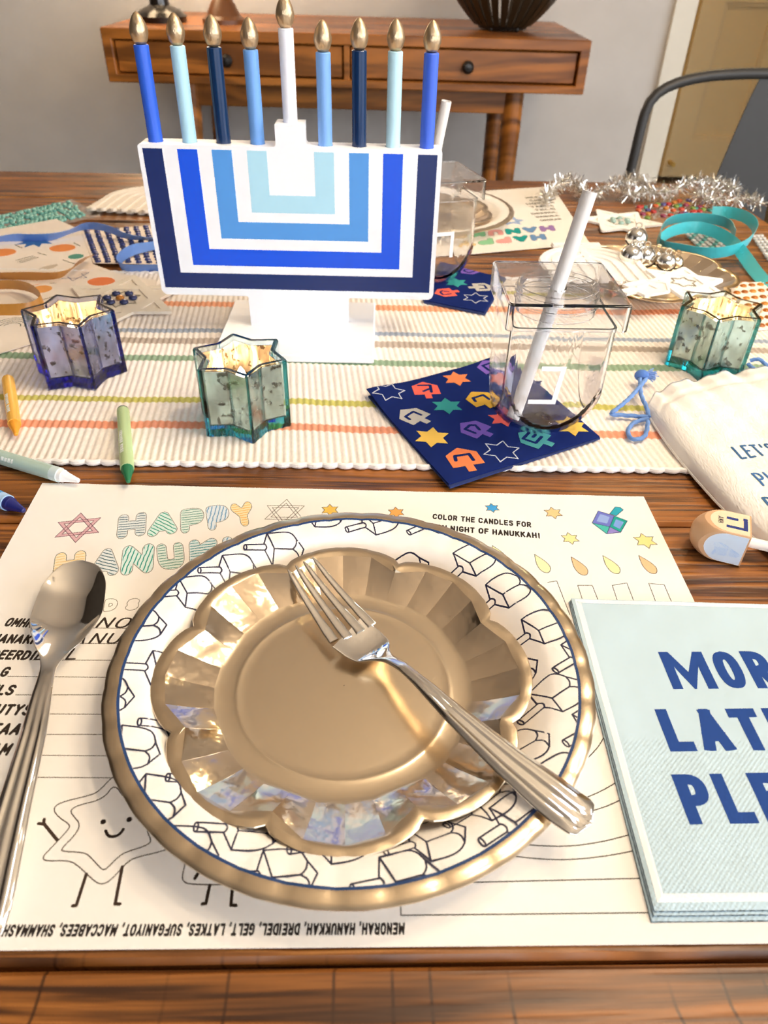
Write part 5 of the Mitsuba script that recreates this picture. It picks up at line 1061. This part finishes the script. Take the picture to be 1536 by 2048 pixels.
# ---------------------------------------------------------------- jingle bells
for k, (p, r, mt, lab) in enumerate((((0.2874,0.874), .0125, 'chrome', 'silver jingle bell resting on top of the other bells'), ((0.2815,0.8569), .0140, 'chrome', 'large silver jingle bell at the left of the bells on the gold plate'),
        ((0.2971,0.8581), .0128, 'chrome', 'silver jingle bell beside the large one on the gold plate'), ((0.3126,0.8636), .0095, 'foil', 'small gold jingle bell next to the silver ones'), ((0.318,0.8436), .0110, 'chrome', 'tarnished silver jingle bell at the right of the bells'), ((0.3337,0.8557), .0085, 'foil', 'small gold jingle bell at the right end of the bells'))):
    key = 'jingle_bell' if k == 0 else f'jingle_bell_{k:03d}'; tag(key, lab, 'bell', 'jingle bells'); zc = (.0445, .0285, .0280, .0265, .0275, .0240)[k]
    m = trimesh.creation.icosphere(3, r); m.apply_translation([p[0], p[1], zc]); add(key + '__shell', m, mt, smooth=True)
    a = np.linspace(.25, PI - .25, 14); sl = tube([(p[0] + (r + .0001) * math.cos(q), p[1] - (r + .0001) * math.sin(q) * .8, zc - (r + .0001) * math.sin(q) * .6) for q in a], .0009, 6); add(key + '__slot', sl, 'matte', col='#15110d')
    a = np.linspace(0, 2 * PI, 16); add(key + '__loop', tube([(p[0] + .0035 * math.cos(q), p[1], zc + r + .002 + .0032 * math.sin(q)) for q in a], .0008, 6, up=(0, 1, 0)), mt)
# ---------------------------------------------------------------- tinsel garland
t = tag('tinsel_garland', 'silver tinsel garland curling along the far right edge of the table', 'garland')
core = curve([(p[0], p[1], p[2]) for p in [(0.2306,1.1493,0.01),(0.2346,1.1783,0.014),(0.2551,1.2146,0.02),(0.282,1.2418,0.02),(0.2939,1.2169,0.016),(0.2937,1.1807,0.012),(0.3143,1.1842,0.016),(0.3382,1.2032,0.022),(0.3655,1.2279,0.024),(0.3983,1.2459,0.022),(0.4037,1.2164,0.016),(0.3741,1.1887,0.012),(0.3521,1.1958,0.014),(0.3731,1.2132,0.016),(0.4063,1.1956,0.014),(0.4319,1.194,0.018),(0.4578,1.2255,0.024),(0.4928,1.2331,0.026),(0.5248,1.2326,0.024),(0.5431,1.2169,0.018),(0.5149,1.2181,0.014),(0.473,1.2118,0.016),(0.4722,1.1817,0.012),(0.508,1.1743,0.012),(0.5505,1.1874,0.014),(0.557,1.1628,0.012)]], 240, 3)
add(t + '__core', tube(core, .0010, 6), 'chrome', smooth=True)
r_ = np.random.default_rng(11); nS = 4200; ix = r_.integers(0, 239, nS); dirs = r_.normal(0, 1, (nS, 3)); dirs /= np.linalg.norm(dirs, axis=1, keepdims=True); ln = .006 + .011 * r_.random(nS)
o = core[ix] + (core[np.minimum(ix + 1, 239)] - core[ix]) * r_.random((nS, 1)); e = o + dirs * ln[:, None] + r_.normal(0, .0015, (nS, 3)); e[:, 2] = np.maximum(e[:, 2], .0012)
sd = np.cross(dirs, r_.normal(0, 1, (nS, 3))); sd /= np.linalg.norm(sd, axis=1, keepdims=True); sd *= .00055
v = np.stack([o - sd, o + sd, e + sd, e - sd], 1).reshape(-1, 3); q = np.arange(nS)[:, None] * 4; f = np.vstack([q + [0, 1, 2], q + [0, 2, 3]])
add(t + '__fringe', trimesh.Trimesh(v, f, process=False), 'chrome', smooth=False); labels[t + '__fringe'] = {'kind': 'stuff'}

# ---------------------------------------------------------------- the place setting across the table
t = tag('placemat_001', 'white paper colouring placemat at the far side of the table behind the cups', 'placemat')
qb = [(0.2658,0.9899),(0.2636,1.2843)]; c1, c2 = np.array(qb[0]), np.array(qb[1]); ey = (c2 - c1); Ly = np.linalg.norm(ey); ey /= Ly; exx = np.array([-ey[1], ey[0]])
exx = (np.array((0.1082,0.9374)) - c1); exx /= np.linalg.norm(exx); far = .290
quad = [c1, c1 + exx * .432, c1 + exx * .432 + ey * far, c1 + ey * far]
add(t + '__sheet', ext(P2(quad), PZ, .0), 'paper', col='#f2ece2', smooth=False)
prr = lambda part, g, colr, z=PZ: pr(part, g, colr, z, root='placemat_001')
cols = ['#9a7ab0', '#6f93bd', '#2f9a94', '#eaa6a0', '#8cc59a', '#e9c98a', '#8cb0d0', '#c59ab4']
for word, py, pxs in (('HANUKKAH', 472, (1110, 1084, 1056, 1028, 1000, 972, 944, 916)), ('HAPPY', 494, (1082, 1052, 1025, 1000, 974))):
    for ch, x0, colr in zip(word, pxs, cols):
        pass
def far_pt(u, v): return c1 + exx * u + ey * v
for word, v0, u0, st in (('HAPPY', .030, .058, .026), ('HANUKKAH', .064, .038, .0265)):
    for k, ch in enumerate(word):
        bl, br, tl = far_pt(u0 + k * st, v0 + .026), far_pt(u0 + k * st + .023, v0 + .026), far_pt(u0 + k * st, v0)
        g = quadmap(bubble(ch), bl, br, tl); prr('letter_fill', g, cols[(k + (1 if word == 'HAPPY' else 0)) % 8], PZ - .00004); prr('letter_outline', outline(g, .0006), '#8b867c')
for k in range(8):
    a, b = far_pt(.02, .112 + k * .017), far_pt(.052 + .004 * (k % 3), .112 + k * .017); g, L = text(('OMHKAN', 'HANUKA', 'DEERDL', 'TELG', 'TAELS', 'UOTYS', 'CABEA', 'HSAMA')[k], .006, .0017, gap=.36); prr('lettering', along(g, L, b, a), '#5d574f')
d = david(tuple(far_pt(.10, .125)), .022, 10, .004, .0008); prr('star_print', unary_union([d[2], d[5]]), '#8fa6cc')
t = tag('dreidel_plate_001', 'white paper plate with gold rim across the table, mostly hidden behind the rear cup', 'plate')
BC2 = np.array((0.1719,1.0783)) - [.124, 0]
add(t + '__body', pleat_lathe(fine, .0006, BC2, .0008), 'satin', col='#efe9e0', smooth=24)
add(t + '__gold_rim', pleat_lathe(goldp, .0009, BC2, .0008), 'gold_rim_foil', smooth=24)
gold_plate('gold_plate_002', tuple(BC2 - [.003, .003]), .0026, 4, 'scalloped gold foil plate on the far paper plate behind the rear cup', 21)
